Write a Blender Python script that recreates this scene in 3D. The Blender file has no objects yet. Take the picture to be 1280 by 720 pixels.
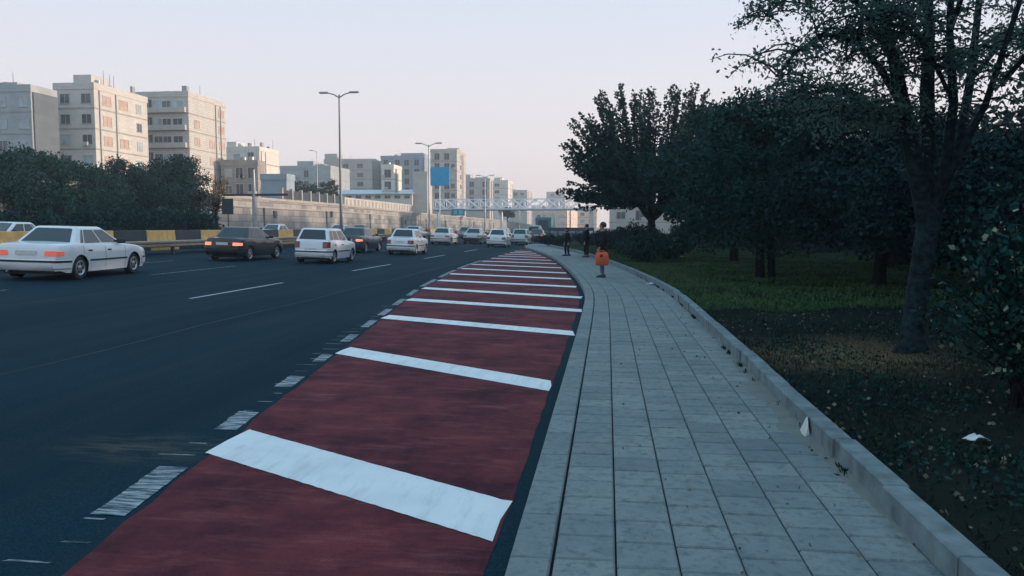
import bpy, bmesh, math, random
import numpy as np
from mathutils import Vector, Matrix

rnd = random.Random(7)
SC = bpy.context.scene
COL = SC.collection
R = math.radians

# ------------------------------------------------------------------ camera
F, VX, VY, EYE = 1000.0, 760.0, 284.0, 1.75
PITCH = math.atan((360 - VY) / F)
YAW = math.atan((VX - 640) / F * math.cos(PITCH))
cd = bpy.data.cameras.new('camera')
cam = bpy.data.objects.new('camera', cd)
COL.objects.link(cam)
cam.location = (0, 0, EYE)
cam.rotation_euler = (math.pi / 2 - PITCH, 0, YAW)
cd.sensor_width = 36
cd.lens = F / 1280 * 36
cd.clip_end = 6000
cd.clip_start = 0.05
SC.camera = cam
_fw = (-math.sin(YAW) * math.cos(PITCH), math.cos(YAW) * math.cos(PITCH), -math.sin(PITCH))
_rt = (math.cos(YAW), math.sin(YAW), 0)
_up = (-math.sin(YAW) * math.sin(PITCH), math.cos(YAW) * math.sin(PITCH), math.cos(PITCH))


def ray(px, py):
    a, b = (px - 640) / F, (360 - py) / F
    return [_fw[i] + a * _rt[i] + b * _up[i] for i in range(3)]


def at(px, py, z=0.0):            # survey: where a sight line meets level z
    d = ray(px, py); t = (z - EYE) / d[2]
    return d[0] * t, d[1] * t


def aty(px, py, y):               # survey: (x, z) of a sight line y metres up the road
    d = ray(px, py); t = y / d[1]
    return d[0] * t, d[2] * t + EYE


def atx(px, py, x):               # survey: (y, z) of a sight line where it crosses x
    d = ray(px, py); t = x / d[0]
    return d[1] * t, d[2] * t + EYE


# ------------------------------------------------------------------ object helpers
def tag(o, label=None, cat=None, group=None, kind=None):
    if label: o['label'] = label
    if cat: o['category'] = cat
    if group: o['group'] = group
    if kind: o['kind'] = kind
    return o


def empty(name, loc, rz=0.0, label=None, cat=None, group=None):
    o = bpy.data.objects.new(name, None)
    COL.objects.link(o)
    o.location = loc
    o.rotation_euler = (0, 0, rz)
    o.empty_display_size = 0.2
    return tag(o, label, cat, group)


def copy_tree(o, parent=None):
    c = o.copy(); COL.objects.link(c)
    if parent is not None: c.parent = parent
    for ch in list(o.children): copy_tree(ch, c)
    return c


class MB:
    def __init__(s): s.v = []; s.f = []
    def add(s, vs, fs):
        n = len(s.v); s.v += [tuple(q) for q in vs]; s.f += [tuple(i + n for i in f) for f in fs]
        return s
    def box(s, x0, x1, y0, y1, z0, z1):
        v = [(x0, y0, z0), (x1, y0, z0), (x1, y1, z0), (x0, y1, z0), (x0, y0, z1), (x1, y0, z1), (x1, y1, z1), (x0, y1, z1)]
        return s.add(v, [(0, 3, 2, 1), (4, 5, 6, 7), (0, 1, 5, 4), (1, 2, 6, 5), (2, 3, 7, 6), (3, 0, 4, 7)])
    def tube(s, pts, rad, n=8, cap=True):
        pts = [Vector(p) for p in pts]
        if not hasattr(rad, '__len__'): rad = [rad] * len(pts)
        base = len(s.v)
        prev = None
        for i, p in enumerate(pts):
            d = (pts[min(i + 1, len(pts) - 1)] - pts[max(i - 1, 0)])
            if d.length < 1e-9: d = Vector((0, 0, 1))
            d.normalize()
            if prev is None:
                a = d.cross(Vector((0, 0, 1)))
                if a.length < 1e-3: a = Vector((1, 0, 0))
            else:
                a = prev - d * prev.dot(d)
                if a.length < 1e-4: a = d.cross(Vector((0.3, 1, 0.2)))
            a.normalize(); prev = a
            b = d.cross(a)
            for k in range(n):
                t = 2 * math.pi * k / n
                s.v.append(tuple(p + (a * math.cos(t) + b * math.sin(t)) * rad[i]))
        for i in range(len(pts) - 1):
            for k in range(n):
                k2 = (k + 1) % n
                s.f.append((base + i * n + k, base + i * n + k2, base + (i + 1) * n + k2, base + (i + 1) * n + k))
        if cap:
            s.f.append(tuple(base + k for k in range(n))[::-1])
            s.f.append(tuple(base + (len(pts) - 1) * n + k for k in range(n)))
        return s
    def lathe_x(s, cx, cy, cz, prof, n=24):      # profile (dx, r) round an axis along x
        base = len(s.v); m = len(prof)
        for k in range(n):
            t = 2 * math.pi * k / n
            for dx, r in prof:
                s.v.append((cx + dx, cy + r * math.cos(t), cz + r * math.sin(t)))
        for k in range(n):
            k2 = (k + 1) % n
            for j in range(m - 1):
                s.f.append((base + k * m + j, base + k * m + j + 1, base + k2 * m + j + 1, base + k2 * m + j))
        return s
    def grid(s, rows):
        base = len(s.v); m = len(rows[0])
        for r in rows: s.v += [tuple(q) for q in r]
        for i in range(len(rows) - 1):
            for j in range(m - 1):
                s.f.append((base + i * m + j, base + i * m + j + 1, base + (i + 1) * m + j + 1, base + (i + 1) * m + j))
        return s
    def build(s, name, m, parent=None, smooth=None, bevel=0, fix=True):
        me = bpy.data.meshes.new(name)
        me.from_pydata(s.v, [], s.f)
        if fix:
            bm = bmesh.new(); bm.from_mesh(me)
            bmesh.ops.recalc_face_normals(bm, faces=bm.faces)
            bm.to_mesh(me); bm.free()
        me.materials.append(m)
        if smooth is not None:
            me.polygons.foreach_set('use_smooth', [True] * len(me.polygons))
            me.set_sharp_from_angle(angle=R(smooth))
        me.update()
        o = bpy.data.objects.new(name, me)
        COL.objects.link(o)
        if parent is not None: o.parent = parent
        if bevel:
            b = o.modifiers.new('bevel', 'BEVEL'); b.width = bevel; b.segments = 2; b.limit_method = 'ANGLE'
        return o


# ------------------------------------------------------------------ materials
def new_mat(name):
    m = bpy.data.materials.new(name); m.use_nodes = True
    nt = m.node_tree
    return m, nt, nt.nodes['Principled BSDF']


def N(nt, typ, **kw):
    n = nt.nodes.new(typ)
    for k, v in kw.items(): setattr(n, k, v)
    return n


def mixc(nt, fac, a, b, blend='MIX'):
    n = N(nt, 'ShaderNodeMix', data_type='RGBA', blend_type=blend)
    for i, v in ((0, fac), (6, a), (7, b)):
        if hasattr(v, 'is_output'): nt.links.new(v, n.inputs[i])
        else: n.inputs[i].default_value = v if i == 0 else (*v, 1) if len(v) == 3 else v
    return n.outputs[2]


def mth(nt, op, a, b=0.0, clamp=False):
    n = N(nt, 'ShaderNodeMath', operation=op, use_clamp=clamp)
    for i, v in ((0, a), (1, b)):
        if hasattr(v, 'is_output'): nt.links.new(v, n.inputs[i])
        else: n.inputs[i].default_value = v
    return n.outputs[0]


def ramp(nt, src, stops):
    n = N(nt, 'ShaderNodeValToRGB')
    e = n.color_ramp.elements
    while len(e) < len(stops): e.new(0.5)
    for q, (p, c) in zip(e, stops):
        q.position = p; q.color = (*c, 1) if hasattr(c, '__len__') else (c, c, c, 1)
    nt.links.new(src, n.inputs[0])
    return n.outputs[0]


def coords(nt, scale=(1, 1, 1), obj=False, rot=0.0):
    if obj: src = N(nt, 'ShaderNodeTexCoord').outputs['Object']
    else: src = N(nt, 'ShaderNodeNewGeometry').outputs['Position']
    mp = N(nt, 'ShaderNodeMapping'); mp.inputs['Scale'].default_value = scale; mp.inputs['Rotation'].default_value = (0, 0, rot)
    nt.links.new(src, mp.inputs[0])
    return mp.outputs[0]


def noise(nt, vec, scale, detail=4, rough=0.55):
    n = N(nt, 'ShaderNodeTexNoise')
    n.inputs['Scale'].default_value = scale; n.inputs['Detail'].default_value = detail
    n.inputs['Roughness'].default_value = rough
    nt.links.new(vec, n.inputs['Vector'])
    return n.outputs[0]


def bump(nt, h, bsdf, strength=0.3, dist=0.02):
    b = N(nt, 'ShaderNodeBump'); b.inputs['Strength'].default_value = strength; b.inputs['Distance'].default_value = dist
    nt.links.new(h, b.inputs['Height']); nt.links.new(b.outputs[0], bsdf.inputs['Normal'])


def basic(name, col, rough=0.6, var=0.15, scale=3.0, metal=0.0, coat=0.0, emit=None, es=0.0, obj=False, bmp=0.0, spec=0.5):
    m, nt, p = new_mat(name)
    n = noise(nt, coords(nt, obj=obj), scale)
    lo = tuple(max(0, c * (1 - var)) for c in col); hi = tuple(min(1, c * (1 + var)) for c in col)
    c = mixc(nt, ramp(nt, n, [(0.3, 0.0), (0.7, 1.0)]), lo, hi)
    nt.links.new(c, p.inputs['Base Color'])
    p.inputs['Roughness'].default_value = rough; p.inputs['Metallic'].default_value = metal
    p.inputs['Coat Weight'].default_value = coat; p.inputs['Coat Roughness'].default_value = 0.08
    p.inputs['Specular IOR Level'].default_value = spec
    if emit:
        p.inputs['Emission Color'].default_value = (*emit, 1); p.inputs['Emission Strength'].default_value = es
    if bmp: bump(nt, n, p, bmp, 0.02)
    return m


def facade_mat(name, c1, c2, mortar, bw=0.8, bh=0.25, var=0.25, rough=0.85, msize=0.012, grime=0.25):
    m, nt, p = new_mat(name)
    g = N(nt, 'ShaderNodeNewGeometry').outputs['Position']
    sx = N(nt, 'ShaderNodeSeparateXYZ'); nt.links.new(g, sx.inputs[0])
    cb = N(nt, 'ShaderNodeCombineXYZ')
    nt.links.new(mth(nt, 'ADD', sx.outputs[0], sx.outputs[1]), cb.inputs[0]); nt.links.new(sx.outputs[2], cb.inputs[1])
    b = N(nt, 'ShaderNodeTexBrick')
    nt.links.new(cb.outputs[0], b.inputs['Vector'])
    b.inputs['Color1'].default_value = (*c1, 1); b.inputs['Color2'].default_value = (*c2, 1); b.inputs['Mortar'].default_value = (*mortar, 1)
    b.inputs['Scale'].default_value = 1; b.inputs['Mortar Size'].default_value = msize
    b.inputs['Brick Width'].default_value = bw; b.inputs['Row Height'].default_value = bh
    n1 = noise(nt, coords(nt, (1, 1, 0.25)), 0.35, 6, 0.65)
    n2 = noise(nt, coords(nt), 2.5, 4)
    c = mixc(nt, ramp(nt, n1, [(0.35, 0.0), (0.7, grime)]), b.outputs['Color'], tuple(x * 0.45 for x in c1))
    c = mixc(nt, mth(nt, 'MULTIPLY', n2, var), c, tuple(min(1, x * 1.4) for x in c2))
    nt.links.new(c, p.inputs['Base Color']); p.inputs['Roughness'].default_value = rough
    p.inputs['Specular IOR Level'].default_value = 0.2
    return m


def leaf_mat(name, dark, light, rough=0.7, spec=0.08, trans=0.0):
    m, nt, p = new_mat(name)
    a = N(nt, 'ShaderNodeAttribute', attribute_name='tone')
    n = noise(nt, coords(nt), 0.9, 2)
    f = mth(nt, 'ADD', mth(nt, 'MULTIPLY', a.outputs['Fac'], 0.7), mth(nt, 'MULTIPLY', mth(nt, 'SUBTRACT', n, 0.35), 0.9), True)
    nt.links.new(mixc(nt, f, dark, light), p.inputs['Base Color'])
    p.inputs['Roughness'].default_value = rough; p.inputs['Specular IOR Level'].default_value = spec
    if trans:
        tl = N(nt, 'ShaderNodeBsdfTranslucent'); mx = N(nt, 'ShaderNodeMixShader'); mx.inputs[0].default_value = trans
        nt.links.new(mixc(nt, f, tuple(c * 1.6 for c in dark), tuple(c * 1.6 for c in light)), tl.inputs[0])
        nt.links.new(p.outputs[0], mx.inputs[1]); nt.links.new(tl.outputs[0], mx.inputs[2])
        nt.links.new(mx.outputs[0], nt.nodes['Material Output'].inputs[0])
    return m


def leaf_obj(name, P, size, m, parent=None, seed=0, flat=0.0, axis=None, width=0.3, droop=0.0, kind=None):
    """one mesh of kite-shaped leaves rooted at the points P"""
    g = np.random.default_rng(seed)
    P = np.asarray(P, float); n = len(P)
    t = g.normal(size=(n, 3))
    if axis is not None: t = t * 0.55 + axis
    t[:, 2] = t[:, 2] * (1 - flat) - droop
    t /= np.linalg.norm(t, axis=1)[:, None] + 1e-9
    q = g.normal(size=(n, 3)); q[:, 2] *= (1 - flat)
    b = np.cross(t, q); b /= np.linalg.norm(b, axis=1)[:, None] + 1e-9
    nn = np.cross(t, b)
    s = (size * g.uniform(0.6, 1.35, n))[:, None]
    V = np.stack([P, P + t * s * 0.5 + b * s * width, P + t * s - nn * s * 0.12, P + t * s * 0.5 - b * s * width], 1).reshape(-1, 3)
    me = bpy.data.meshes.new(name)
    me.vertices.add(4 * n); me.loops.add(4 * n); me.polygons.add(n)
    me.vertices.foreach_set('co', V.astype(np.float32).ravel())
    me.loops.foreach_set('vertex_index', np.arange(4 * n, dtype=np.int32))
    me.polygons.foreach_set('loop_start', np.arange(0, 4 * n, 4, dtype=np.int32))
    at_ = me.attributes.new('tone', 'FLOAT', 'FACE')
    at_.data.foreach_set('value', g.uniform(0, 1, n).astype(np.float32))
    me.materials.append(m)
    me.update(calc_edges=True); me.validate()
    o = bpy.data.objects.new(name, me); COL.objects.link(o)
    if parent is not None: o.parent = parent
    if kind: o['kind'] = kind
    return o


M = {}
M['concrete'] = basic('concrete', (0.25, 0.27, 0.28), 0.85, 0.25, 2.5, bmp=0.2)
M['white_paint_metal'] = basic('white_paint_metal', (0.7, 0.72, 0.74), 0.45, 0.06, 4)
M['galv'] = basic('galvanised_steel', (0.33, 0.36, 0.38), 0.45, 0.15, 6, metal=0.5)
M['pole'] = basic('pole_grey', (0.16, 0.18, 0.2), 0.5, 0.12, 5, metal=0.3)
M['dark_metal'] = basic('dark_metal', (0.035, 0.045, 0.055), 0.5, 0.2, 5)
M['black'] = basic('black_rubber', (0.012, 0.014, 0.017), 0.7, 0.2, 20, obj=True)
M['glass'] = basic('car_glass', (0.012, 0.02, 0.026), 0.06, 0.05, 2, obj=True, spec=0.7)
M['pane'] = basic('window_pane', (0.05, 0.07, 0.085), 0.12, 0.4, 0.8, spec=0.6)
M['pane_pale'] = basic('window_pane_pale', (0.32, 0.4, 0.43), 0.25, 0.3, 0.8)
M['frame'] = basic('window_frame', (0.42, 0.43, 0.42), 0.6, 0.1, 3)
M['bark'] = basic('bark', (0.014, 0.026, 0.032), 0.95, 0.7, 14, bmp=1.0, spec=.06)
M['bark_dark'] = basic('bark_dark', (0.01, 0.014, 0.017), 0.95, 0.5, 9, bmp=0.9, spec=.06)
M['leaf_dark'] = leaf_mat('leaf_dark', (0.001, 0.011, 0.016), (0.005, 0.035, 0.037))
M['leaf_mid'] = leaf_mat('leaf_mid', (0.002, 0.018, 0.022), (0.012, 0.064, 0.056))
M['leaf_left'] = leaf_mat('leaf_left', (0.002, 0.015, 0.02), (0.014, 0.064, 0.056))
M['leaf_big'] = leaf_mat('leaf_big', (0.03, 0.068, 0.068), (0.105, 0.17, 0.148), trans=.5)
M['leaf_pale'] = leaf_mat('leaf_pale', (0.05, 0.1, 0.08), (0.3, 0.36, 0.22), 0.45, 0.4)
M['leaf_brown'] = leaf_mat('leaf_brown', (0.09, 0.07, 0.05), (0.2, 0.16, 0.11))
M['litter_leaf'] = leaf_mat('litter_leaf', (0.02, 0.03, 0.025), (0.24, 0.24, 0.17))
M['grass'] = leaf_mat('grass_blade', (0.005, 0.016, 0.014), (0.018, 0.04, 0.026))
M['yellow'] = basic('barrier_yellow', (0.78, 0.45, 0.16), 0.7, 0.2, 2.5)
M['blackpaint'] = basic('barrier_black', (0.03, 0.045, 0.055), 0.6, 0.3, 2.5)

# ------------------------------------------------------------------ world + sun
SUN_EL, SUN_AZ = R(2.6), R(80)          # azimuth measured from +Y (up the road) towards +X
w = bpy.data.worlds.new('World'); SC.world = w; w.use_nodes = True
nt = w.node_tree; bg = nt.nodes['Background']
sky = N(nt, 'ShaderNodeTexSky', sky_type='NISHITA'); sky.sun_disc = False
sky.sun_elevation = SUN_EL; sky.sun_rotation = SUN_AZ
sky.air_density = 1.0; sky.dust_density = 2.0; sky.ozone_density = 2.0
tc = N(nt, 'ShaderNodeTexCoord'); sp = N(nt, 'ShaderNodeSeparateXYZ'); nt.links.new(tc.outputs['Generated'], sp.inputs[0])
hazy = ramp(nt, sp.outputs[2], [(0.0, (6.9, 6.0, 5.8)), (0.1, (6.2, 5.75, 5.9)), (0.26, (5.0, 5.4, 6.25)), (0.5, (3.6, 5.3, 6.8)), (1.0, (2.8, 5.2, 7.0))])
hz = N(nt, 'ShaderNodeMix', data_type='RGBA'); hz.inputs[0].default_value = 0.86
nt.links.new(sky.outputs[0], hz.inputs[6]); nt.links.new(hazy, hz.inputs[7])
nt.links.new(hz.outputs[2], bg.inputs[0])
bg.inputs[1].default_value = 0.135
sl = bpy.data.lights.new('sun', 'SUN'); sl.energy = 4.3; sl.angle = R(2.0); sl.color = (1.0, 0.74, 0.56)
so = bpy.data.objects.new('sun', sl); COL.objects.link(so)
sd = Vector((math.sin(SUN_AZ) * math.cos(SUN_EL), math.cos(SUN_AZ) * math.cos(SUN_EL), math.sin(SUN_EL)))
so.rotation_euler = sd.to_track_quat('Z', 'Y').to_euler()
so.location = (60, 10, 30)
vs = SC.view_settings
vs.view_transform = 'Standard'; vs.look = 'None'; vs.exposure = 0.33; vs.gamma = 1.0; vs.use_curve_mapping = False


# ------------------------------------------------------------------ road levels and the kerb curve
def lerp(tab, y):
    if y <= tab[0][0]: return tab[0][1]
    for (a, p), (b, q) in zip(tab, tab[1:]):
        if y <= b: return p + (q - p) * (y - a) / (b - a)
    return tab[-1][1]


def zroad(x):
    x = -x
    if x <= 0: return 0.0
    if x <= 7: return 0.01 * x
    if x <= 21: return 0.07 + 0.03 * (x - 7)
    return 0.49 + 0.012 * (x - 21)


_K = [(-10, -.46), (14, -.47), (18.5, -.50), (21, -.60), (24, -.82), (27, -1.08), (30, -1.38), (34, -1.8), (38.7, -2.35), (44, -3.05), (50.7, -4.1), (56, -5.1), (60, -5.9), (63, -6.5), (67, -6.95), (72, -7.1), (700, -7.1)]
_Ks = {}


def K(y):                          # outer edge of the kerb, smoothed
    k = round(y, 2)
    if k not in _Ks: _Ks[k] = sum(lerp(_K, y + d) for d in (-1.5, -.75, 0, .75, 1.5)) / 5
    return _Ks[k]


_L = [(-8, -1.15), (3.49, -2.68), (5.97, -3.01), (10.68, -3.66), (14.78, -4.21), (18.38, -4.67), (21.81, -5.1), (25, -5.38), (28.5, -5.67), (32.2, -5.93), (35.8, -6.11), (45, -6.38), (52, -6.5), (62, -6.6)]


def Lft(y): return lerp(_L, y)


def zwalk(y): return zroad(K(y)) + 0.13


WALK_W = 2.04                      # kerb edge to garden edging

# ================================================================== GROUND, ROAD, PAVEMENT
# ---- asphalt
m, nt, p = new_mat('asphalt')
n1 = noise(nt, coords(nt, (1, 0.18, 1)), 0.55, 5, 0.6)
n2 = noise(nt, coords(nt), 75, 3, 0.7)
n3 = noise(nt, coords(nt, (1.6, 0.05, 1)), 1.1, 3)
c = mixc(nt, ramp(nt, n1, [(0.3, 0.0), (0.72, 1.0)]), (0.003, 0.024, 0.04), (0.01, 0.038, 0.056))
c = mixc(nt, ramp(nt, n3, [(0.45, 0.0), (0.75, 0.55)]), c, (0.025, 0.048, 0.058))
c = mixc(nt, ramp(nt, n2, [(0.36, 0.8), (0.52, 0.0)]), c, (0.002, 0.012, 0.02))
c = mixc(nt, ramp(nt, n2, [(0.58, 0.0), (0.74, 0.6)]), c, (0.06, 0.085, 0.095))
n5 = noise(nt, coords(nt, (0.5, 0.03, 1)), 1.2, 3)
c = mixc(nt, ramp(nt, n5, [(0.5, 0.0), (0.66, 0.4)]), c, (0.003, 0.018, 0.03))
vd = N(nt, 'ShaderNodeVectorMath', operation='DISTANCE')
nt.links.new(coords(nt, (0.55, 1, 0)), vd.inputs[0]); vd.inputs[1].default_value = (-3.55 * 0.55, 5.75, 0)
n4 = noise(nt, coords(nt, (1, 5, 1)), 3.0, 4)
st = mth(nt, 'MULTIPLY', ramp(nt, vd.outputs['Value'], [(0.1, 1.0), (0.5, 0.0)]), ramp(nt, n4, [(0.4, 0.0), (0.62, 0.45)]))
c = mixc(nt, st, c, (0.13, 0.11, 0.085))
nt.links.new(c, p.inputs['Base Color']); p.inputs['Roughness'].default_value = 0.9; p.inputs['Specular IOR Level'].default_value = 0.04
bump(nt, n2, p, 0.35, 0.008)
M['asphalt'] = m

ys = [-30, -10, 0, 10, 20, 30, 40, 50, 60, 70, 90, 120, 160, 220, 300, 420, 560, 700]
xs = [1.0, 0.0, -2, -4, -7, -10, -14, -18, -21, -27, -35, -42.3]
tag(MB().grid([[(x, y, zroad(x)) for x in xs] for y in ys]).build('road', M['asphalt'], smooth=30), kind='structure')

# ---- far ground, one sheet to the horizon, and the raised terrace behind the retaining wall
m, nt, p = new_mat('earth')
c = mixc(nt, noise(nt, coords(nt), 0.05, 6), (0.05, 0.06, 0.05), (0.16, 0.15, 0.12))
nt.links.new(c, p.inputs['Base Color']); p.inputs['Roughness'].default_value = 0.95
M['earth'] = m
tag(MB().grid([[(x, y, -0.3) for x in (-3000, 0, 3000)] for y in (-300, 600, 4000)]).build('ground', m), kind='structure')
tz = [(-40, 4.4), (90, 4.5), (173, 4.1), (316, 3.6), (450, 2.4), (700, 2.2)]
tag(MB().grid([[(x, y, lerp(tz, y) + (0.0 if x > -60 else 0.3)) for x in (-42.9, -60, -120, -900)] for y in (-40, 90, 173, 316, 450, 700)]).build('terrain', m), kind='structure')

# ---- bus bay red paint with worn streaks
m, nt, p = new_mat('red_road_paint')
n1 = noise(nt, coords(nt, (1.0, 0.8, 1)), 1.1, 8, 0.7)
n2 = noise(nt, coords(nt, (0.9, 2.6, 1), rot=R(38)), 1.5, 6, 0.72)
n6 = noise(nt, coords(nt, (0.5, 5, 1), rot=R(-20)), 2.2, 5, 0.75)
n3 = noise(nt, coords(nt), 140, 2)
c = mixc(nt, ramp(nt, n1, [(0.38, 0.0), (0.62, 1.0)]), (0.052, 0.013, 0.024), (0.178, 0.037, 0.043))
c = mixc(nt, ramp(nt, n2, [(0.52, 0.0), (0.7, 0.75)]), c, (0.25, 0.07, 0.075))
c = mixc(nt, ramp(nt, n6, [(0.56, 0.0), (0.72, 0.35)]), c, (0.3, 0.12, 0.12))
c = mixc(nt, ramp(nt, n2, [(0.24, 0.6), (0.42, 0.0)]), c, (0.032, 0.018, 0.03))
c = mixc(nt, ramp(nt, n3, [(0.32, 0.5), (0.55, 0.0)]), c, (0.03, 0.014, 0.022))
nt.links.new(c, p.inputs['Base Color']); p.inputs['Roughness'].default_value = 0.85; p.inputs['Specular IOR Level'].default_value = 0.08
bump(nt, n3, p, 0.3, 0.006)
M['red'] = m
rows = []
y = -8.0
jit = random.Random(3)
while y < 61.6:
    xr, xl = K(y) - 0.13 + jit.uniform(-.015, .015), Lft(y) + jit.uniform(-.02, .02)
    if xl < xr: rows.append([(xl + (xr - xl) * k / 6, y, zroad(xl + (xr - xl) * k / 6) + 0.004) for k in range(7)])
    y += 0.35 if y < 25 else 1.0
bay = tag(MB().grid(rows).build('bus_bay_surface', M['red']), kind='structure')

# ---- white paint
def paint(name, base, wear, sc=30, streak=(1, 1, 1), under=(0.06, 0.075, 0.085)):
    m, nt, p = new_mat(name)
    n1 = noise(nt, coords(nt, streak), sc, 5, 0.7)
    n2 = noise(nt, coords(nt), 1.7, 4)
    c = mixc(nt, ramp(nt, n2, [(0.3, 0.0), (0.7, 1.0)]), tuple(b * 0.86 for b in base), base)
    n3 = noise(nt, coords(nt, (3.0, .5, 1), rot=R(6)), 2.4, 5, 0.7)
    c = mixc(nt, ramp(nt, n3, [(0.5, 0.0), (0.72, 0.42)]), c, tuple(b * .42 for b in base))
    c = mixc(nt, ramp(nt, n1, [(wear - 0.1, 1.0), (wear + 0.06, 0.0)]), c, under)
    nt.links.new(c, p.inputs['Base Color']); p.inputs['Roughness'].default_value = 0.75
    p.inputs['Specular IOR Level'].default_value = 0.3
    return m
M['white_line'] = paint('white_line', (0.77, 0.79, 0.81), 0.3, 45)
M['worn_line'] = paint('worn_line', (0.36, 0.42, 0.46), 0.53, 5, (0.8, 7, 1), (0.012, 0.035, 0.048))
M['thin_line'] = paint('thin_line', (0.42, 0.47, 0.5), 0.36, 9)

# stripe centres: left end (on the bay's outer edge) and right end (beside the kerb)
SL = [(-3.03, 6.02), (-3.66, 10.68), (-4.21, 14.78), (-4.67, 18.38), (-5.1, 21.81), (-5.36, 25.03), (-5.67, 28.54), (-5.93, 32.22), (-6.11, 35.79), (-6.2, 39.4), (-6.28, 43.0), (-6.36, 46.5), (-6.42, 49.8), (-6.48, 53), (-6.52, 56)]
SR = [(-.62, 4.6), (-.6, 8.66), (-.54, 13.06), (-.53, 16.68), (-.64, 19.8), (-.9, 23.32), (-1.22, 26.84), (-1.56, 30.25), (-1.95, 33.99), (-2.4, 37.6), (-2.9, 41.3), (-3.45, 45), (-4.05, 48.4), (-4.6, 51.7), (-5.2, 55)]
jit = random.Random(11)
def stripe(a, b, w, wl=None, shear=0.25, n=60):
    """a painted band with slightly ragged edges from a to b, w wide along the road"""
    e = []
    for k in range(n + 1):
        t = k / n
        x = a[0] + (b[0] - a[0]) * t; y = a[1] + (b[1] - a[1]) * t
        ww = (wl or w) + (w - (wl or w)) * t
        r1, r2 = jit.uniform(-.004, .004), jit.uniform(-.004, .004)
        e.append([(x + (-.10 * (t == 0)) * 0 , y - ww / 2 + r1, 0), (x, y, 0), (x + (shear * 0.4 if k == n else 0) * 0, y + ww / 2 + r2, 0)])
    for k, s in ((0, -1), (n, 1)):
        e[k][0] = (e[k][0][0] + jit.uniform(-.01, .03), e[k][0][1], 0); e[k][2] = (e[k][2][0] + jit.uniform(-.04, .05), e[k][2][1], 0)
    return [[(x, y, zroad(x) + 0.009) for x, y, z in r] for r in e]
for i, (a, b) in enumerate(zip(SL, SR)):
    MB().grid(stripe(a, b, 0.66 if i == 0 else 0.56, 0.72 if i == 0 else 0.6)).build('white_stripe', M['white_line'], bay)

# faded edge line, half ground away, beside the bay
road_o = bpy.data.objects['road']
pat = [(3.1, 3.45, .12), (4.35, 5.3, .22), (6.35, 7.0, .2), (8.15, 8.75, .19), (9.75, 10.3, .16), (11.5, 12.3, .15), (13.2, 14.2, .15), (15.0, 16.2, .15), (17, 18.5, .15), (19.4, 21.2, .15), (22.4, 25.5, .16), (26.5, 31, .16), (32, 40, .16)]
for a, b, wd in pat:
    mb = MB(); rows = []
    n = max(4, int((b - a) / .07))
    for k in range(n + 1):
        y = a + (b - a) * k / n
        x = Lft(y) - 0.05 + jit.uniform(-.004, .004)
        rows.append([(xx, y, zroad(xx) + 0.005) for xx in (x - wd * jit.uniform(.96, 1.03), x)])
    mb.grid(rows).build('faded_edge_line', M['worn_line'], road_o)
for k in range(70):                                   # scratches of old hatching between the patches
    y = 3.2 + 14 * (k / 70) ** 1.2 + jit.uniform(-.05, .05); x = Lft(y) - .06 - jit.uniform(0, .1); ln = jit.uniform(.08, .3)
    if k % 2: continue
    MB().grid([[(x - ln, y, zroad(x) + .0045), (x, y, zroad(x) + .0045)], [(x - ln * .9, y + .022, zroad(x) + .0045), (x + .01, y + .018, zroad(x) + .0045)]]).build('faded_edge_line', M['worn_line'], road_o)
for X, a0 in ((-6.9, 0.0), (-11.8, 2.0)):                     # tar seams between the laid strips
    rows = []
    for y in np.arange(2, 90, .5):
        xx = X + .05 * math.sin(y * .8 + a0) + jit.uniform(-.015, .015)
        rows.append([(xx, y, zroad(xx) + .003), (xx + jit.uniform(.025, .06), y, zroad(xx) + .003)])
    MB().grid(rows).build('tar_seam', basic('tar', (.004, .014, .022), .6, .3, 3, spec=.1), road_o)
# lane dashes (two lane lines in view)
for X, start, per, ln in ((-9.35, 17.0, 11.6, 5.2), (-14.0, 11.6, 11.6, 5.6), (-17.6, 14, 11.6, 5.2)):
    for k in range(14):
        y0 = start + per * k
        MB().grid([[(X - .055 + dx, yy, zroad(X) + .006) for dx in (0, .11)] for yy in np.linspace(y0, y0 + ln, 8)]).build('lane_dash', M['thin_line'] if X > -12 else M['worn_line'], road_o)

# ---- concrete slab pavement: rows of square slabs with open joints, a bed below
m, nt, p = new_mat('paving_slab')
a = N(nt, 'ShaderNodeAttribute', attribute_name='tone')
n1 = noise(nt, coords(nt), 1.3, 5, 0.6); n2 = noise(nt, coords(nt), 14, 5, 0.7); n3 = noise(nt, coords(nt), 220, 2)
c = mixc(nt, a.outputs['Fac'], (0.14, 0.178, 0.19), (0.235, 0.27, 0.275))
c = mixc(nt, ramp(nt, n1, [(0.4, 0.0), (0.72, 0.6)]), c, (0.29, 0.31, 0.295))
c = mixc(nt, ramp(nt, n2, [(0.33, 0.75), (0.5, 0.0)]), c, (0.08, 0.11, 0.125))
n7 = noise(nt, coords(nt), 4.0, 6, 0.75)
c = mixc(nt, ramp(nt, n7, [(0.5, 0.0), (0.68, 0.55)]), c, (0.075, 0.11, 0.125))
c = mixc(nt, ramp(nt, n3, [(0.36, 0.5), (0.6, 0.0)]), c, (0.09, 0.115, 0.125))
nt.links.new(c, p.inputs['Base Color']); p.inputs['Roughness'].default_value = 0.82; p.inputs['Specular IOR Level'].default_value = 0.3
bump(nt, n2, p, 0.25, 0.006)
M['slab'] = m
M['joint'] = basic('joint_soil', (0.018, 0.027, 0.034), 0.95, 0.3, 20, spec=.05)
jit = random.Random(5)
V, Fc, tones = [], [], []
CW = (WALK_W - 0.215) / 6
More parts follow.
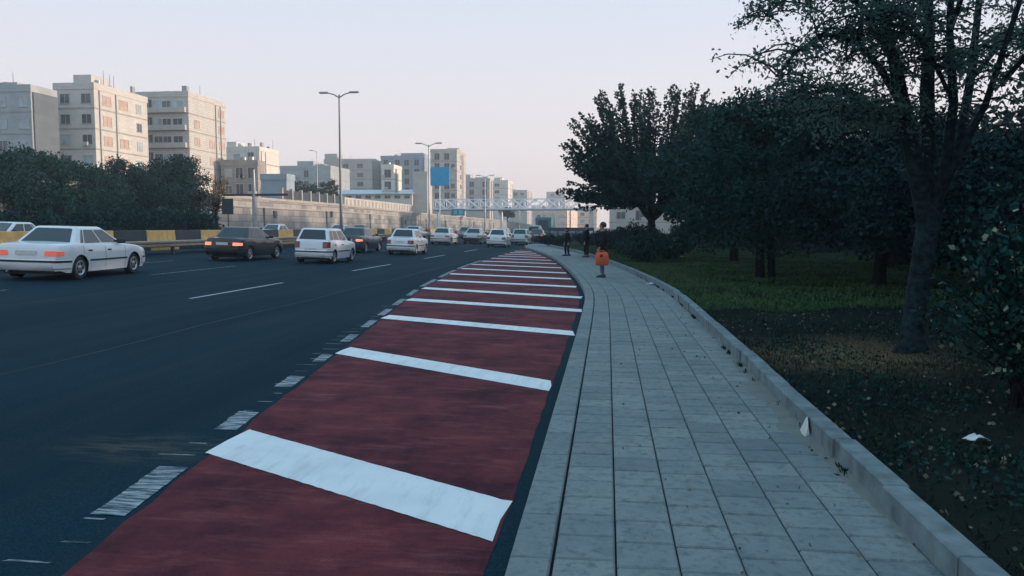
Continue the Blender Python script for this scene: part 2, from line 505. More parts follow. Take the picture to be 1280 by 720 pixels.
def slab(x0, x1, y0, y1, z, gx, gy, tone, h=0.03, dz=None):
    """x0/x1 are offsets from the kerb edge; slab follows the kerb's bend"""
    n = len(V); b = 0.009
    t = [jit.uniform(-.0018, .0018) for _ in range(4)] if dz is None else [dz] * 4
    ring = [(x0 + gx, y0 + gy), (x1 - gx, y0 + gy), (x1 - gx, y1 - gy), (x0 + gx, y1 - gy)]
    for (x, yy), q in zip(ring, t): V.append((K(yy) + x, yy, z + q - h))
    for (x, yy), q in zip(ring, t): V.append((K(yy) + x, yy, z + q - b))
    for (x, yy), q, sx_, sy_ in zip(ring, t, (1, -1, -1, 1), (1, 1, -1, -1)): V.append((K(yy + sy_ * b) + x + sx_ * b, yy + sy_ * b, z + q))
    f = [(8, 9, 10, 11)] + [(i + o, (i + 1) % 4 + o, (i + 1) % 4 + o + 4, i + o + 4) for o in (0, 4) for i in range(4)]
    for q in f: Fc.append(tuple(i + n for i in q)); tones.append(tone)
for c_ in range(6):
    y = -4.0 + jit.uniform(0, .3)
    x0 = 0.215 + c_ * CW
    while y < 74:
        ln = 0.305 if not (c_ == 5 and jit.random() < .3) else 0.305
        slab(x0, x0 + CW, y, y + ln, zwalk(y) - .002, 0.0045 if c_ < 2 else 0.0034, 0.0075, min(1, max(0, jit.gauss(.5, .27))))
        y += ln
def raw(name, m):
    me = bpy.data.meshes.new(name); me.from_pydata(V, [], Fc); me.materials.append(m)
    at_ = me.attributes.new('tone', 'FLOAT', 'FACE'); at_.data.foreach_set('value', np.array(tones, np.float32))
    o = bpy.data.objects.new(name, me); COL.objects.link(o); return o
walk = tag(raw('pavement', M['slab']), kind='structure')
V, Fc, tones = [], [], []
y = -4.0
while y < 74:                                         # kerb stones
    slab(0.0, 0.205, y, y + .6, zwalk(y), .001, .004, min(1, max(0, jit.gauss(.42, .2))), h=.30, dz=jit.uniform(-.002, .003))
    y += .6
tag(raw('kerb', M['slab']), kind='structure')
rows = [[(K(y) + u, y, zwalk(y) - .029) for u in (.08, WALK_W + .1)] for y in np.arange(-5, 75, 1.0)]
MB().grid(rows).build('paving_bed', M['joint'], walk)
# garden edging stones, standing proud of the paving
M['edging'] = basic('edging_stone', (0.145, 0.19, 0.205), 0.88, 0.35, 5, bmp=.3, spec=.2)
nt = M['edging'].node_tree
V, Fc, tones = [], [], []
y = -4.3
while y < 74:
    V0 = len(V); slab(WALK_W, WALK_W + .14, y, y + 1.0, zwalk(y) + .15 + jit.uniform(-.006, .006), .001 , .004, min(1, max(0, jit.gauss(.5, .3))), h=.32, dz=0)
    off = jit.uniform(-.012, .012)
    for i in range(V0, len(V)): V[i] = (V[i][0] + off, V[i][1], V[i][2])
    y += 1.0
tag(raw('garden_kerb', M['edging']), kind='structure')
# silt washed against the edging
m, nt, p = new_mat('silt')
n1 = noise(nt, coords(nt), 6, 5)
nt.links.new(mixc(nt, n1, (0.09, 0.11, 0.11), (0.19, 0.2, 0.185)), p.inputs['Base Color']); p.inputs['Roughness'].default_value = 1
rows = []
jit = random.Random(9)
for y in np.arange(4.2, 14.0, .09):
    wv = (0.03 + .2 * max(0, math.sin((y - 4.3) * .5)) ** 1.5 * (.75 + .25 * math.sin(y * 4.1)) ) * jit.uniform(.75, 1.2)
    rows.append([(K(y) + WALK_W + .01 - wv, y, zwalk(y) - .0035), (K(y) + WALK_W + .01 - wv * .5, y, zwalk(y) + .002 + wv * .05), (K(y) + WALK_W + .015, y, zwalk(y) + .006 + wv * .18)])
tag(MB().grid(rows).build('silt_drift', m, smooth=60), kind='stuff')

# ---- garden earth beside the pavement
m, nt, p = new_mat('garden_earth')
a = N(nt, 'ShaderNodeAttribute', attribute_name='tone')
n1 = noise(nt, coords(nt), 0.8, 6, 0.65); n2 = noise(nt, coords(nt), 18, 4, .7)
c = mixc(nt, ramp(nt, n1, [(0.35, 0), (0.65, 1)]), (0.005, 0.012, 0.014), (0.016, 0.021, 0.018))
c = mixc(nt, mth(nt, 'MULTIPLY', a.outputs['Fac'], ramp(nt, n2, [(0.3, 0.25), (0.6, 1.0)])), c, (0.17, 0.125, 0.07))
nt.links.new(c, p.inputs['Base Color']); p.inputs['Roughness'].default_value = 1; p.inputs['Specular IOR Level'].default_value = .04
bump(nt, n2, p, 0.8, 0.05)


def zg(x, y):
    u = x - K(y) - WALK_W
    return zwalk(y) + 0.07 + 0.02 * max(0, min(u, 12)) + (.05 * math.sin(x * 1.3 + y * .7) * math.sin(y * .9 - x * .4) + .03 * math.sin(3 * x + 1) * math.sin(2.6 * y)) * min(1, u)


def dryness(x, y):
    d = math.hypot((x - 2.9) / 1.2, (y - 10.0) / 1.3)
    d2 = math.hypot((x - 1.95) / .9, (y - 27) / 6)
    return max(0, min(1, 1.4 - d)) * .9 + max(0, min(.6, 1.3 - d2)) * .5


rows = []; tn = []
for y in list(np.arange(-4, 16, .25)) + list(np.arange(16, 60, 1.0)) + list(range(60, 160, 8)):
    xs_ = [K(y) + WALK_W + .12 + u for u in list(np.arange(0, 5, .2)) + list(np.arange(5, 14, .6)) + [16, 20, 30, 60, 120]]
    rows.append([(x, y, zg(x, y)) for x in xs_])
    tn += [dryness(x, y) for x in xs_]
go = MB().grid(rows).build('garden_ground', m, smooth=80)
at_ = go.data.attributes.new('tone', 'FLOAT', 'POINT'); at_.data.foreach_set('value', np.array(tn, np.float32))
tag(go, kind='structure')

g = np.random.default_rng(4)
def scatter(n, ymin, ymax, umax, power=1.6, keep=None):
    out = []
    while len(out) < n:
        y = ymin + (ymax - ymin) * g.random() ** power; x = K(y) + WALK_W + .16 + umax * g.random()
        if keep and g.random() > keep(x, y): continue
        out.append((x, y, zg(x, y) - .01))
    return np.array(out)
tag(leaf_obj('grass', scatter(52000, 2.5, 16, 8, 1.4, lambda x, y: .35 + .65 * (math.sin(x * 2.1 + 1) * math.sin(y * 1.7) > -.1)), 0.055, M['grass'], axis=np.array([0, 0, 1.0]), width=.09, seed=2),
    'short dark grass growing in the garden strip', 'grass', kind='stuff')
tag(leaf_obj('lawn_grass', scatter(80000, 15, 60, 11, 1.5), 0.085, leaf_mat('lawn_blade', (0.02, 0.07, 0.028), (0.075, 0.14, 0.05)), axis=np.array([0, 0, 1.0]), width=.13, seed=3),
    'greener lawn grass beyond the trees along the pavement', 'grass', kind='stuff')
tag(leaf_obj('fallen_leaves', scatter(3000, 2.5, 18, 8, 1.5) + np.array([0, 0, .03]), 0.038, M['litter_leaf'], flat=.75, width=.38, seed=5),
    'fallen leaves scattered over the dark garden earth', 'leaf litter', kind='stuff')
tag(leaf_obj('ground_cover', scatter(9000, 2.5, 13, 8, 1.3, lambda x, y: 1.0 if math.sin(x * 3.1) + math.sin(y * 2.3 + x) > .2 else .08) + np.array([0, 0, .03]), 0.042, M['leaf_mid'], flat=.3, width=.34, seed=6),
    'low weeds and creeping plants in the garden strip', 'ground cover', kind='stuff')

pl = []
for k in range(150):
    y = 3 + 20 * g.random() ** 1.5; u = .22 + (WALK_W - .24) * g.random() ** .45
    pl.append((K(y) + u, y, zwalk(y) + .006))
tag(leaf_obj('stray_leaves', pl, .028, M['litter_leaf'], flat=.9, width=.34, seed=15), 'stray dry leaves and grit on the grey pavement slabs', 'leaf litter', kind='stuff')
pl = []
for k in range(26):
    y = 4.5 + 22 * g.random(); n_ = int(g.integers(8, 26))
    for q in range(n_): pl.append((K(y) + WALK_W - .012 - abs(g.normal()) * .012, y + g.normal() * .05, zwalk(y) - .004))
tag(leaf_obj('edge_weeds', pl, .05, M['grass'], axis=np.array([-.3, 0, 1.0]), width=.12, seed=16), 'small weeds sprouting along the foot of the edging stones', 'weeds', kind='stuff')

# ================================================================== RETAINING WALL, BARRIER, RAIL
M['stone'] = facade_mat('wall_stone', (0.19, 0.2, 0.2), (0.38, 0.37, 0.345), (0.12, 0.13, 0.135), 1.9, .8, .12, msize=.045, grime=.3)
M['coping'] = basic('coping_stone', (0.33, 0.32, 0.3), 0.85, 0.15, 1.0)
WT = [(-30, 5.05), (92, 5.05), (123, 5.1), (173, 4.7), (316, 4.25), (450, 2.7), (640, 2.5)]
wall = empty('retaining_wall', (-42, 92, 0), 0, 'long grey stone block retaining wall below the far buildings', 'retaining wall')
YW = [-30, 20, 60, 92, 123, 148, 173, 220, 270, 316, 380, 450, 640]
mb = MB()
mb.grid([[(-.9, y - 92, .2), (-.9, y - 92, lerp(WT, y)), (0, y - 92, lerp(WT, y)), (0.25, y - 92, .2)] for y in YW]).build('wall_face', M['stone'], wall)
mb = MB()
mb.grid([[(-1.0, y - 92, lerp(WT, y) + .002), (-1.0, y - 92, lerp(WT, y) + .32), (.16, y - 92, lerp(WT, y) + .32), (.16, y - 92, lerp(WT, y) + .002), (-1.0, y - 92, lerp(WT, y) + .002)] for y in YW]).build('coping', M['coping'], wall)
mb = MB()
mb.grid([[(.02, y - 92, lerp(WT, y) - .95), (.13, y - 92, lerp(WT, y) - .95), (.12, y - 92, lerp(WT, y) - .78), (.02, y - 92, lerp(WT, y) - .78)] for y in YW]).build('string_course', M['coping'], wall)
for y in range(50, 330, 22):
    MB().box(.01, .34, y - 92, y - 92 + 1.1, .2, lerp(WT, y) - .97).build('pilaster', M['stone'], wall)
for y, z in ((97, 2.9), (163, 2.3), (118, 3.3)):
    MB().box(.02, .24, y - 92, y - 91.2, z, z + .9).build('drain_opening', M['dark_metal'], wall)

ORD = 'first second third fourth fifth sixth seventh eighth ninth tenth eleventh twelfth thirteenth fourteenth fifteenth sixteenth seventeenth eighteenth nineteenth twentieth'.split()
protos = {}
YB = 34.77
for k in range(-7, 27):
    yel = k % 2 == 0
    y = YB + k * 2.483
    key = 'y' if yel else 'k'
    if key not in protos:
        o = MB().grid([[(-.3, yy, .12), (-.3, yy, .3), (-.13, yy, .5), (-.1, yy, 1.07), (.1, yy, 1.07), (.13, yy, .5), (.3, yy, .3), (.3, yy, .12)] for yy in (0.0, 2.455)])
        n = len(o.v); o.f += [tuple(range(n - 8, n)), tuple(range(8))]
        o.f += [(0, 7, 15, 8)]
        o = o.build('barrier_block', M['yellow' if yel else 'blackpaint'], bevel=.02)
        protos[key] = o
    else: o = copy_tree(protos[key])
    o.location = (-21.25, y, zroad(-21.25) + .04)
    idx = (k + 7) // 2
    cn = 'yellow' if yel else 'black'
    tag(o, '%s %s painted concrete median block behind the guardrail, counted from the left' % (ORD[idx], cn), 'barrier block', 'yellow and black median blocks')

gr = empty('guardrail', (-20.3, 40, zroad(-20.3)), 0, 'steel guardrail on short posts in front of the median blocks', 'guardrail')
rows = [[(.02, y, .36), (.09, y, .40), (.09, y, .46), (.03, y, .51), (.09, y, .56), (.09, y, .63), (.02, y, .67), (-.01, y, .67), (-.01, y, .36)] for y in (-22, 0, 40, 90, 160)]
MB().grid(rows).build('rail', basic('rail_tan', (0.3, 0.24, 0.18), .55, .25, 3, metal=.2), gr)
for i in range(46):
    y = -20.45 + 4.0 * i
    if y > 150: break
    MB().box(-.16, -.02, y, y + .12, -.05, .6).build('post', M['dark_metal'], gr)

# ---- double arm street lamps in the median
def lamp(y, x=-21.6, H=11.9, label='', single=False, sx=1):
    PM = M['pole'] if y < 80 else M['galv']  # far poles get a paler grey, a haze fade put into the colour
    t = empty('street_lamp', (x, y, zroad(x) if x > -42 else 5), 0, label, 'street lamp', 'street lamps')
    MB().tube([(0, 0, 0), (0, 0, H * .5), (0, 0, H)], [.13, .1, .06], 10).build('pole', PM, t, 40)
    MB().tube([(0, 0, 0), (0, 0, .5)], [.2, .2], 10).build('base', M['pole'], t, 40)
    for s in ((sx,) if single else (-1, 1)):
        MB().tube([(0, 0, H - .25), (s * .45, 0, H + .02), (s * 1.0, 0, H + .16)], [.05, .045, .04], 8).build('arm', PM, t, 40)
        MB().box(min(s * .85, s * 1.65), max(s * .85, s * 1.65), -.14, .14, H + .1, H + .24).build('lamp_head', M['galv'], t, bevel=.04)
    return t
lamp(63.3, label='nearest tall double arm street lamp in the median')
lamp(95.8, H=11.2, label='second double arm street lamp, beside the blue sign board')
lamp(140.5, H=10.2, label='third double arm street lamp, before the lattice footbridge')
lamp(196, H=8.0, label='farthest double arm street lamp, behind the lattice footbridge')
x, z = aty(396, 189, 170); lamp(170, x, z - 5, 'distant single arm lamp rising above the flat roofs', True, -1)

# ---- sign backs and poles near the median
x, z = aty(284.5, 258, 46)
t = empty('traffic_sign', (x, 46, zroad(x)), 0, 'dark square traffic sign on a thin pole behind the median', 'traffic sign')
MB().box(-.36, .36, -.02, .02, z - zroad(x) - .47, z - zroad(x) + .47).build('sign_panel', M['blackpaint'], t, bevel=.01)
MB().tube([(0, .05, 0), (0, .05, z - zroad(x) + .3)], .03, 8).build('post', M['dark_metal'], t)
y, z = atx(317, 212, -24); zz = zroad(-24)
t = empty('utility_pole', (-24, y, zz), 0, 'grey steel pole with a crossbar in front of the stone wall', 'utility pole')
MB().tube([(0, 0, 0), (0, 0, 2.8), (0, 0, z - zz)], [.16, .15, .06], 12).build('shaft', M['galv'], t, 40)
MB().box(-2.2, 2.4, -.05, .05, 3.35, 3.5).build('crossbar', M['dark_metal'], t)
x, z = aty(550, 220.5, 120)
t = empty('road_sign', (x, 120, zroad(x)), 0, 'bright blue road sign board high on a thin white pole', 'road sign')
h = z - zroad(x)
M['blue'] = basic('sign_blue', (0.0, 0.34, 0.6), .5, .12, 1.5)
MB().box(-1.45, 1.45, -.06, .06, h - 1.4, h + 1.4).build('sign_board', M['blue'], t, bevel=.02)
MB().box(-1.5, -1.0, .06, .2, h - 1.2, h + 1.2).build('frame', M['dark_metal'], t)
MB().tube([(-.1, .14, 0), (-.1, .14, h + 1)], .09, 8).build('post', M['white_paint_metal'], t)

# ---- lattice footbridge over the road
BY = 178
x0 = aty(543, 262, BY)[0]; x1 = aty(742, 262, BY)[0]
zb = aty(640, 262, BY)[1]; zt = aty(640, 248.5, BY)[1]
t = empty('footbridge', (0, BY, 0), 0, 'white steel lattice footbridge spanning the whole road', 'footbridge')
M['bridge'] = basic('bridge_white', (0.8, 0.83, 0.86), .5, .1, 1)
for yy in (-1.2, 1.2):
    mb = MB()
    mb.box(x0, x1, yy - .08, yy + .08, zt - .15, zt); mb.box(x0, x1, yy - .09, yy + .09, zb, zb + .28)
    n = 14; st = (x1 - x0) / n
    for k in range(n):
        a = x0 + k * st
        mb.tube([(a, yy, zb + .2), (a, yy, zt - .1)], .09, 5)
        mb.tube([(a, yy, zb + .2), (a + st, yy, zt - .1)], .1, 5); mb.tube([(a, yy, zt - .1), (a + st, yy, zb + .2)], .09, 5)
    mb.build('truss', M['bridge'], t)
MB().box(x0, x1, -1.1, 1.1, zb - .2, zb - .01).build('deck', M['concrete'], t)
for px in (548, 627, 739):
    xx = aty(px, 280, BY)[0]
    MB().tube([(xx, 0, -.2), (xx, 0, zb - .2)], .28 if px == 627 else .35, 10).build('pillar', M['white_paint_metal'], t, 40)
xs0, xs1 = aty(564, 265, BY - 1.5)[0], aty(581, 265, BY - 1.5)[0]
t = empty('overhead_sign', ((xs0 + xs1) / 2, BY - 1.5, zb), 0, 'teal overhead direction sign hung under the footbridge', 'road sign')
hw = (xs1 - xs0) / 2
MB().box(-hw, hw, -.05, .05, -1.35, .12).build('sign_board', basic('sign_teal', (0.01, .22, .3), .5, .1, 1), t)
for a, b in ((-.6, -.15), (.15, .75)):
    MB().box(a * hw, b * hw, -.062, -.052, -1.0, -.15).build('sign_field', basic('sign_field', (0.12, .5, .58), .5, .1, 1), t)

# ================================================================== BUILDINGS
FM = {}
def fm(key, c1, c2, mo, **k): FM[key] = facade_mat('facade_' + key, *[tuple(min(.72, q * 1.3) for q in c) for c in (c1, c2, mo)], **k); return FM[key]
fm('beige', (0.37, 0.37, 0.345), (0.44, 0.425, 0.39), (0.30, .29, .27), bw=1.1, bh=.4, grime=.3)
fm('buff', (0.37, 0.37, 0.345), (0.46, 0.44, 0.40), (0.22, .23, .23), bw=.7, bh=.35, msize=.04, grime=.3)
fm('grey', (0.25, 0.28, 0.29), (0.3, 0.33, 0.34), (0.2, .22, .23), bw=2, bh=.8, grime=.4)
fm('dust', (0.34, 0.33, 0.31), (0.38, 0.37, 0.34), (0.28, .28, .27), bw=2, bh=.7, grime=.4)
fm('pale', (0.46, 0.46, 0.41), (0.52, 0.51, 0.45), (0.4, .4, .37), bw=2, bh=.7, grime=.25)
fm('blue', (0.19, 0.25, 0.29), (0.24, 0.29, 0.33), (0.16, .2, .24), bw=1.5, bh=.6, grime=.3)
fm('brown', (0.2, 0.19, 0.18), (0.28, 0.26, 0.24), (0.15, .15, .15), bw=.8, bh=.3, grime=.4)
fm('peach', (0.48, 0.4, 0.33), (0.55, 0.46, 0.38), (0.4, .34, .3), bw=2, bh=.9, grime=.2)
M['parapet'] = basic('parapet', (0.3, 0.3, 0.29), .85, .2, .6)
M['reddish'] = basic('reddish_panel', (0.46, 0.34, 0.28), .85, .25, .8)


def window(parent, face, u, z, w, h, pane=None, x0=0, x1=0, y0=0, proud=.07, fr=.08):
    """face 'f': in the wall y = y0, centre x = u; face 's': in the wall x = x1, centre y = u"""
    def bx(mb, a0, a1, d0, d1, b0, b1):
        return mb.box(a0, a1, y0 - d1, y0 - d0, b0, b1) if face == 'f' else mb.box(x1 + d0, x1 + d1, a0, a1, b0, b1)
    mb = MB()
    bx(mb, u - w / 2 - fr, u + w / 2 + fr, 0, proud, z + h / 2, z + h / 2 + fr); bx(mb, u - w / 2 - fr * 1.6, u + w / 2 + fr * 1.6, 0, proud * 1.8, z - h / 2 - fr, z - h / 2)
    bx(mb, u - w / 2 - fr, u - w / 2, 0, proud, z - h / 2, z + h / 2); bx(mb, u + w / 2, u + w / 2 + fr, 0, proud, z - h / 2, z + h / 2)
    bx(mb, u - .03, u + .03, 0.022, proud * .8, z - h / 2, z + h / 2)
    o = mb.build('window', M['frame'], parent)
    bx(MB(), u - w / 2, u + w / 2, .003, .02, z - h / 2, z + h / 2).build('pane', pane or M['pane'], o)
    return o


def building(name, label, px, ytop, X, m, zbase=3.5, fl=3.1, front=(), side=(), wz=(1.5, 1.5), roofs=(), nfl=4, yn=None, side_m=None, bands=True, seed=1, cat='building', fall=None, wh=1.4):
    """px = left edge, near corner, far edge of the road side; the road side lies in the plane x = X"""
    g = random.Random(seed)
    y0, z1 = atx(px[1], ytop, X)
    y1 = atx(px[2], ytop, X)[0] if px[2] > px[1] else y0 + 12
    xl = aty(px[0], ytop, y0)[0]
    t = empty(name, (0, 0, 0), 0, label, cat, 'buildings beyond the retaining wall')
    t.location = ((xl + X) / 2, (y0 + y1) / 2, zbase)
    ox, oy, oz = t.location
    MB().box(xl - ox, X - ox, y0 - oy, y1 - oy, 0, z1 - oz).build('walls', FM[m], t)
    pr = MB()
    e = .1
    for b in ((xl - e, X + e, y0 - e, y0 + .15), (xl - e, X + e, y1 - .15, y1 + e)): pr.box(b[0] - ox, b[1] - ox, b[2] - oy, b[3] - oy, z1 - oz - .25, z1 - oz + .75)
    for b in ((xl - e, xl + .15), (X - .15, X + e)): pr.box(b[0] - ox, b[1] - ox, y0 + .15 - oy, y1 - .15 - oy, z1 - oz - .25, z1 - oz + .748)
    pr.build('parapet', FM[m], t)
    if bands:
        bd = MB()
        for k in range(1, nfl + 1):
            zz = z1 - oz - fl * k
            bd.box(xl - .05 - ox, X + .05 - ox, y0 - .05 - oy, y0 - oy, zz - .12, zz + .1); bd.box(X - ox, X + .05 - ox, y0 - oy, y1 - oy, zz - .12, zz + .1)
        bd.build('floor_band', M['parapet'], t)
    for k in range(nfl):
        zc = z1 - oz - fl * k - 1.65
        for u in front:
            f, ww, kind = u
            pane = M['pane'] if g.random() < .55 else M['pane_pale']
            if kind == 'd': pane = M['dark_metal']
            window(t, 'f', xl + (X - xl) * f - ox, zc, ww, wh if kind != 'd' else 2.0, pane, y0=y0 - oy)
        for u in side:
            f, ww, kind = u
            if kind == 'r' and g.random() < .3: continue
            window(t, 's', y0 + (y1 - y0) * f - oy, zc, ww, wh, M['reddish'] if kind == 'r' else (M['pane'] if g.random() < .6 else M['pane_pale']), x1=X - ox)
    for k in range(g.randint(2, 4) if nfl else 0):                # air conditioners, roof tanks, aerials, drainpipes
        ux = g.uniform(.08, .92); zz = z1 - oz - fl * g.randint(0, max(0, nfl - 1)) - 2.6
        MB().box(xl + (X - xl) * ux - .4 - ox, xl + (X - xl) * ux + .4 - ox, y0 - .5 - oy, y0 - .06 - oy, zz, zz + .55).build('air_conditioner', M['frame'], t)
    for k in range(g.randint(1, 3) if nfl else 0):
        a, b = xl + (X - xl) * g.uniform(.1, .85) - ox, y0 + (y1 - y0) * g.uniform(.1, .8) - oy
        MB().tube([(a, b, z1 - oz), (a, b, z1 - oz + 1.5)], [.55, .55], 12).build('water_tank', M['galv'], t, 40)
        MB().tube([(a + 1, b, z1 - oz), (a + 1, b, z1 - oz + 3.0)], [.05, .03], 5).build('aerial', M['dark_metal'], t)
    for k in range(2 if nfl > 2 else 0):
        b = y0 + (y1 - y0) * g.uniform(.05, .95) - oy
        MB().tube([(X + .12 - ox, b, 0), (X + .12 - ox, b, z1 - oz - .3)], .09, 6).build('drainpipe', M['parapet'], t)
    for (a, b, c, d, h, nm) in roofs:
        MB().box(xl + (X - xl) * a - ox, xl + (X - xl) * b - ox, y0 + (y1 - y0) * c - oy, y0 + (y1 - y0) * d - oy, z1 - oz - .1, z1 - oz + h).build(nm, FM[m] if nm != 'chimney' else M['parapet'], t)
    return t, (xl, X, y0, y1, z1)


building('apartment_building', 'square beige brick apartment block, tallest, second from the left edge', (67, 117, 183), 109, -78, 'beige', nfl=5,
         front=((.27, 1.5, 'w'), (.8, 1.5, 'w')), side=((.22, 2.0, 'r'), (.52, 2.2, 'r'), (.82, 1.3, 'w')), roofs=((.35, .8, .1, .4, 2.2, 'stair_tower'), (.93, .98, .72, .78, 1.9, 'chimney'), (.1, .16, .6, .65, 1.6, 'chimney')), seed=3)
t, q = building('apartment_building', 'striped grey and buff apartment block with recessed dark balconies above the trees', (150, 235, 281), 119, -74, 'buff', nfl=5,
         front=((.42, 1.2, 'd'), (.55, 1.5, 'w'), (.68, 1.5, 'w'), (.84, 1.7, 'w')), side=((.2, 1.7, 'r'), (.6, 1.8, 'r'), (.87, 2.0, 'r')), roofs=((.55, .6, .2, .3, 1.3, 'chimney'), (.9, .97, .02, .08, 1.7, 'chimney'), (.2, .5, .3, .6, 1.0, 'stair_tower')), seed=8)
for k in range(5):
    xl, X, y0, y1, z1 = q
    zz = z1 - 3.1 * (k + 1) + .1 - 3.5
    o = Vector(t.location)
    MB().box(xl + (X - xl) * .3 - o.x, xl + (X - xl) * .97 - o.x, y0 - .7 - o.y, y0 - .06 - o.y, zz, zz + .9).build('balcony', FM['dust'], t)
t0 = building('apartment_building', 'hazy grey apartment block at the left edge of the skyline', (-60, 38, 70), 112, -82, 'grey', nfl=5,
         front=((.3, 1.5, 'w'), (.62, 1.5, 'w'), (.9, 1.5, 'w')), roofs=((.45, .8, .1, .4, 1.2, 'stair_tower'),), seed=5)
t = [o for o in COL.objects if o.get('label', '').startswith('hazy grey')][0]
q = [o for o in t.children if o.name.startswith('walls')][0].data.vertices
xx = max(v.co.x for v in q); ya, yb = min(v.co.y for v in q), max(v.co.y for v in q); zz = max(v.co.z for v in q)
MB().box(xx + .14, xx + .22, ya + .3, yb, 0, zz - .3).build('side_shade_slab', fm('side_shade', (.085, .105, .12), (.11, .135, .15), (.07, .09, .1), bw=3, bh=1), t)  # dark slab added over the side wall, its shade put into the colour
building('apartment_building', 'low pale house with a plain cream side wall right of the striped block', (281, 324, 348), 187, -80, 'pale', nfl=3, front=((.35, 1.5, 'w'), (.75, 1.4, 'd')), side=(), roofs=((0.0, .28, .1, .5, 2.0, 'stair_tower'), (.55, .6, .2, .3, 1.8, 'chimney'), (.85, .9, .3, .4, 2, 'chimney')), seed=2)
building('old_house', 'small brown weathered house below the pale one', (276, 322, 331), 205, -66, 'brown', nfl=2, front=((.2, 1.3, 'w'), (.5, 1.4, 'd'), (.82, 1.2, 'd')), roofs=((.05, .3, .1, .5, .9, 'stair_tower'),), seed=2)
building('shed', 'dark blue grey metal shed standing on top of the stone wall', (326, 358, 368), 223, -52, 'blue', nfl=0, bands=False, zbase=4)
building('apartment_building', 'grey terrace house with a dark roof edge behind the dark trees', (350, 413, 437), 210, -80, 'grey', nfl=2, front=((.22, 3.2, 'w'), (.78, 3.4, 'w'), (.52, 1.4, 'd')), roofs=((.3, .62, .1, .5, 2.2, 'stair_tower'), (.66, .8, .2, .5, 1.4, 'stair_tower')), seed=6)
building('apartment_building', 'brown grey block with a stair tower and a pink lit end wall', (405, 465, 479), 201, -80, 'dust', nfl=4, front=((.45, 2.0, 'w'), (.75, 2.0, 'w')), roofs=((0.0, .26, .05, .5, 2.6, 'stair_tower'), (.9, .94, .6, .65, 1.4, 'chimney')), seed=4)
building('apartment_building', 'blue grey office block left of the blue sign board', (476, 528, 541), 197, -62, 'blue', nfl=5, front=((.12, 1.6, 'd'), (.4, 1.6, 'd'), (.62, 1.6, 'd'), (.86, 1.6, 'd')), roofs=((.45, 1.0, .1, .6, 1.7, 'stair_tower'),), seed=4)
building('old_house', 'small beige house with dark windows in front of the blue grey block', (477, 492, 502), 209, -56, 'pale', nfl=3, front=((.5, 1.7, 'd'),), seed=4)
building('tower_block', 'narrow beige tower standing right on the wall beside the blue sign board', (516, 534, 540), 218, -47, 'dust', nfl=0, bands=False, zbase=3.5)
building('apartment_building', 'tall beige block behind the blue sign board', (538, 571, 582), 189, -48, 'dust', nfl=6, front=((.25, 1.6, 'd'), (.62, 1.6, 'd'), (.85, 1.2, 'w')), side=((.4, 2, 'w'),), roofs=((.55, 1.0, .2, .6, 1.3, 'stair_tower'),), seed=5)
building('apartment_building', 'brown grey block above the footbridge with few small windows', (580, 612, 616), 225, -47, 'dust', nfl=4, front=((.3, 1.8, 'd'), (.8, 1.8, 'd')), roofs=((0, .22, .2, .7, 2.4, 'stair_tower'), (.4, .9, .2, .7, 1.2, 'stair_tower')), seed=7)
building('apartment_building', 'plain pale grey block, second right of the blue sign board', (612, 635, 641), 227, -47, 'pale', nfl=3, front=((.4, 2.2, 'w'),), roofs=((.2, .6, .2, .7, 2.2, 'stair_tower'),), seed=7)
building('apartment_building', 'far greyish block rising behind the middle of the footbridge', (638, 659, 665), 239, -47, 'dust', nfl=4, front=((.3, 2, 'd'), (.7, 2, 'w')), seed=9)
building('apartment_building', 'distant low beige block behind the right part of the footbridge', (662, 676, 684), 258, -46, 'pale', nfl=2, front=((.5, 2, 'd'),), zbase=1, seed=9)
building('apartment_building', 'distant grey block next to the spiky tree', (683, 706, 716), 241, -30, 'dust', nfl=4, front=((.3, 2, 'w'), (.7, 2, 'w')), side=((.3, 2, 'w'), (.7, 2, 'w')), zbase=0, seed=9)
building('apartment_building', 'distant low peach house left of the grey block end', (668, 686, 694), 266, -26, 'peach', nfl=1, front=((.3, 1.6, 'w'), (.7, 1.6, 'w')), zbase=0, seed=1)
building('apartment_building', 'low peach building under the left tips of the spiky tree', (698, 709, 722), 262, -17, 'peach', nfl=2, side=((.12, 1.5, 'w'), (.3, 1.5, 'r'), (.55, 1.5, 'w'), (.8, 1.5, 'r')), zbase=0, seed=1)
building('apartment_building', 'low peach building end wall just above the people', (722, 746, 0), 263, -5, 'peach', nfl=2, front=((.25, 1.7, 'w'), (.7, 1.7, 'r')), zbase=0, seed=1, yn=1)  # sun misses this front wall; the peach colour carries its warm light
building('apartment_building', 'grey building low behind the trunk of the spiky tree', (762, 858, 0), 259, 16, 'dust', nfl=2, front=((.15, 1.8, 'w'), (.4, 1.8, 'd'), (.6, 1.8, 'w'), (.85, 1.8, 'd')), zbase=0, seed=1)

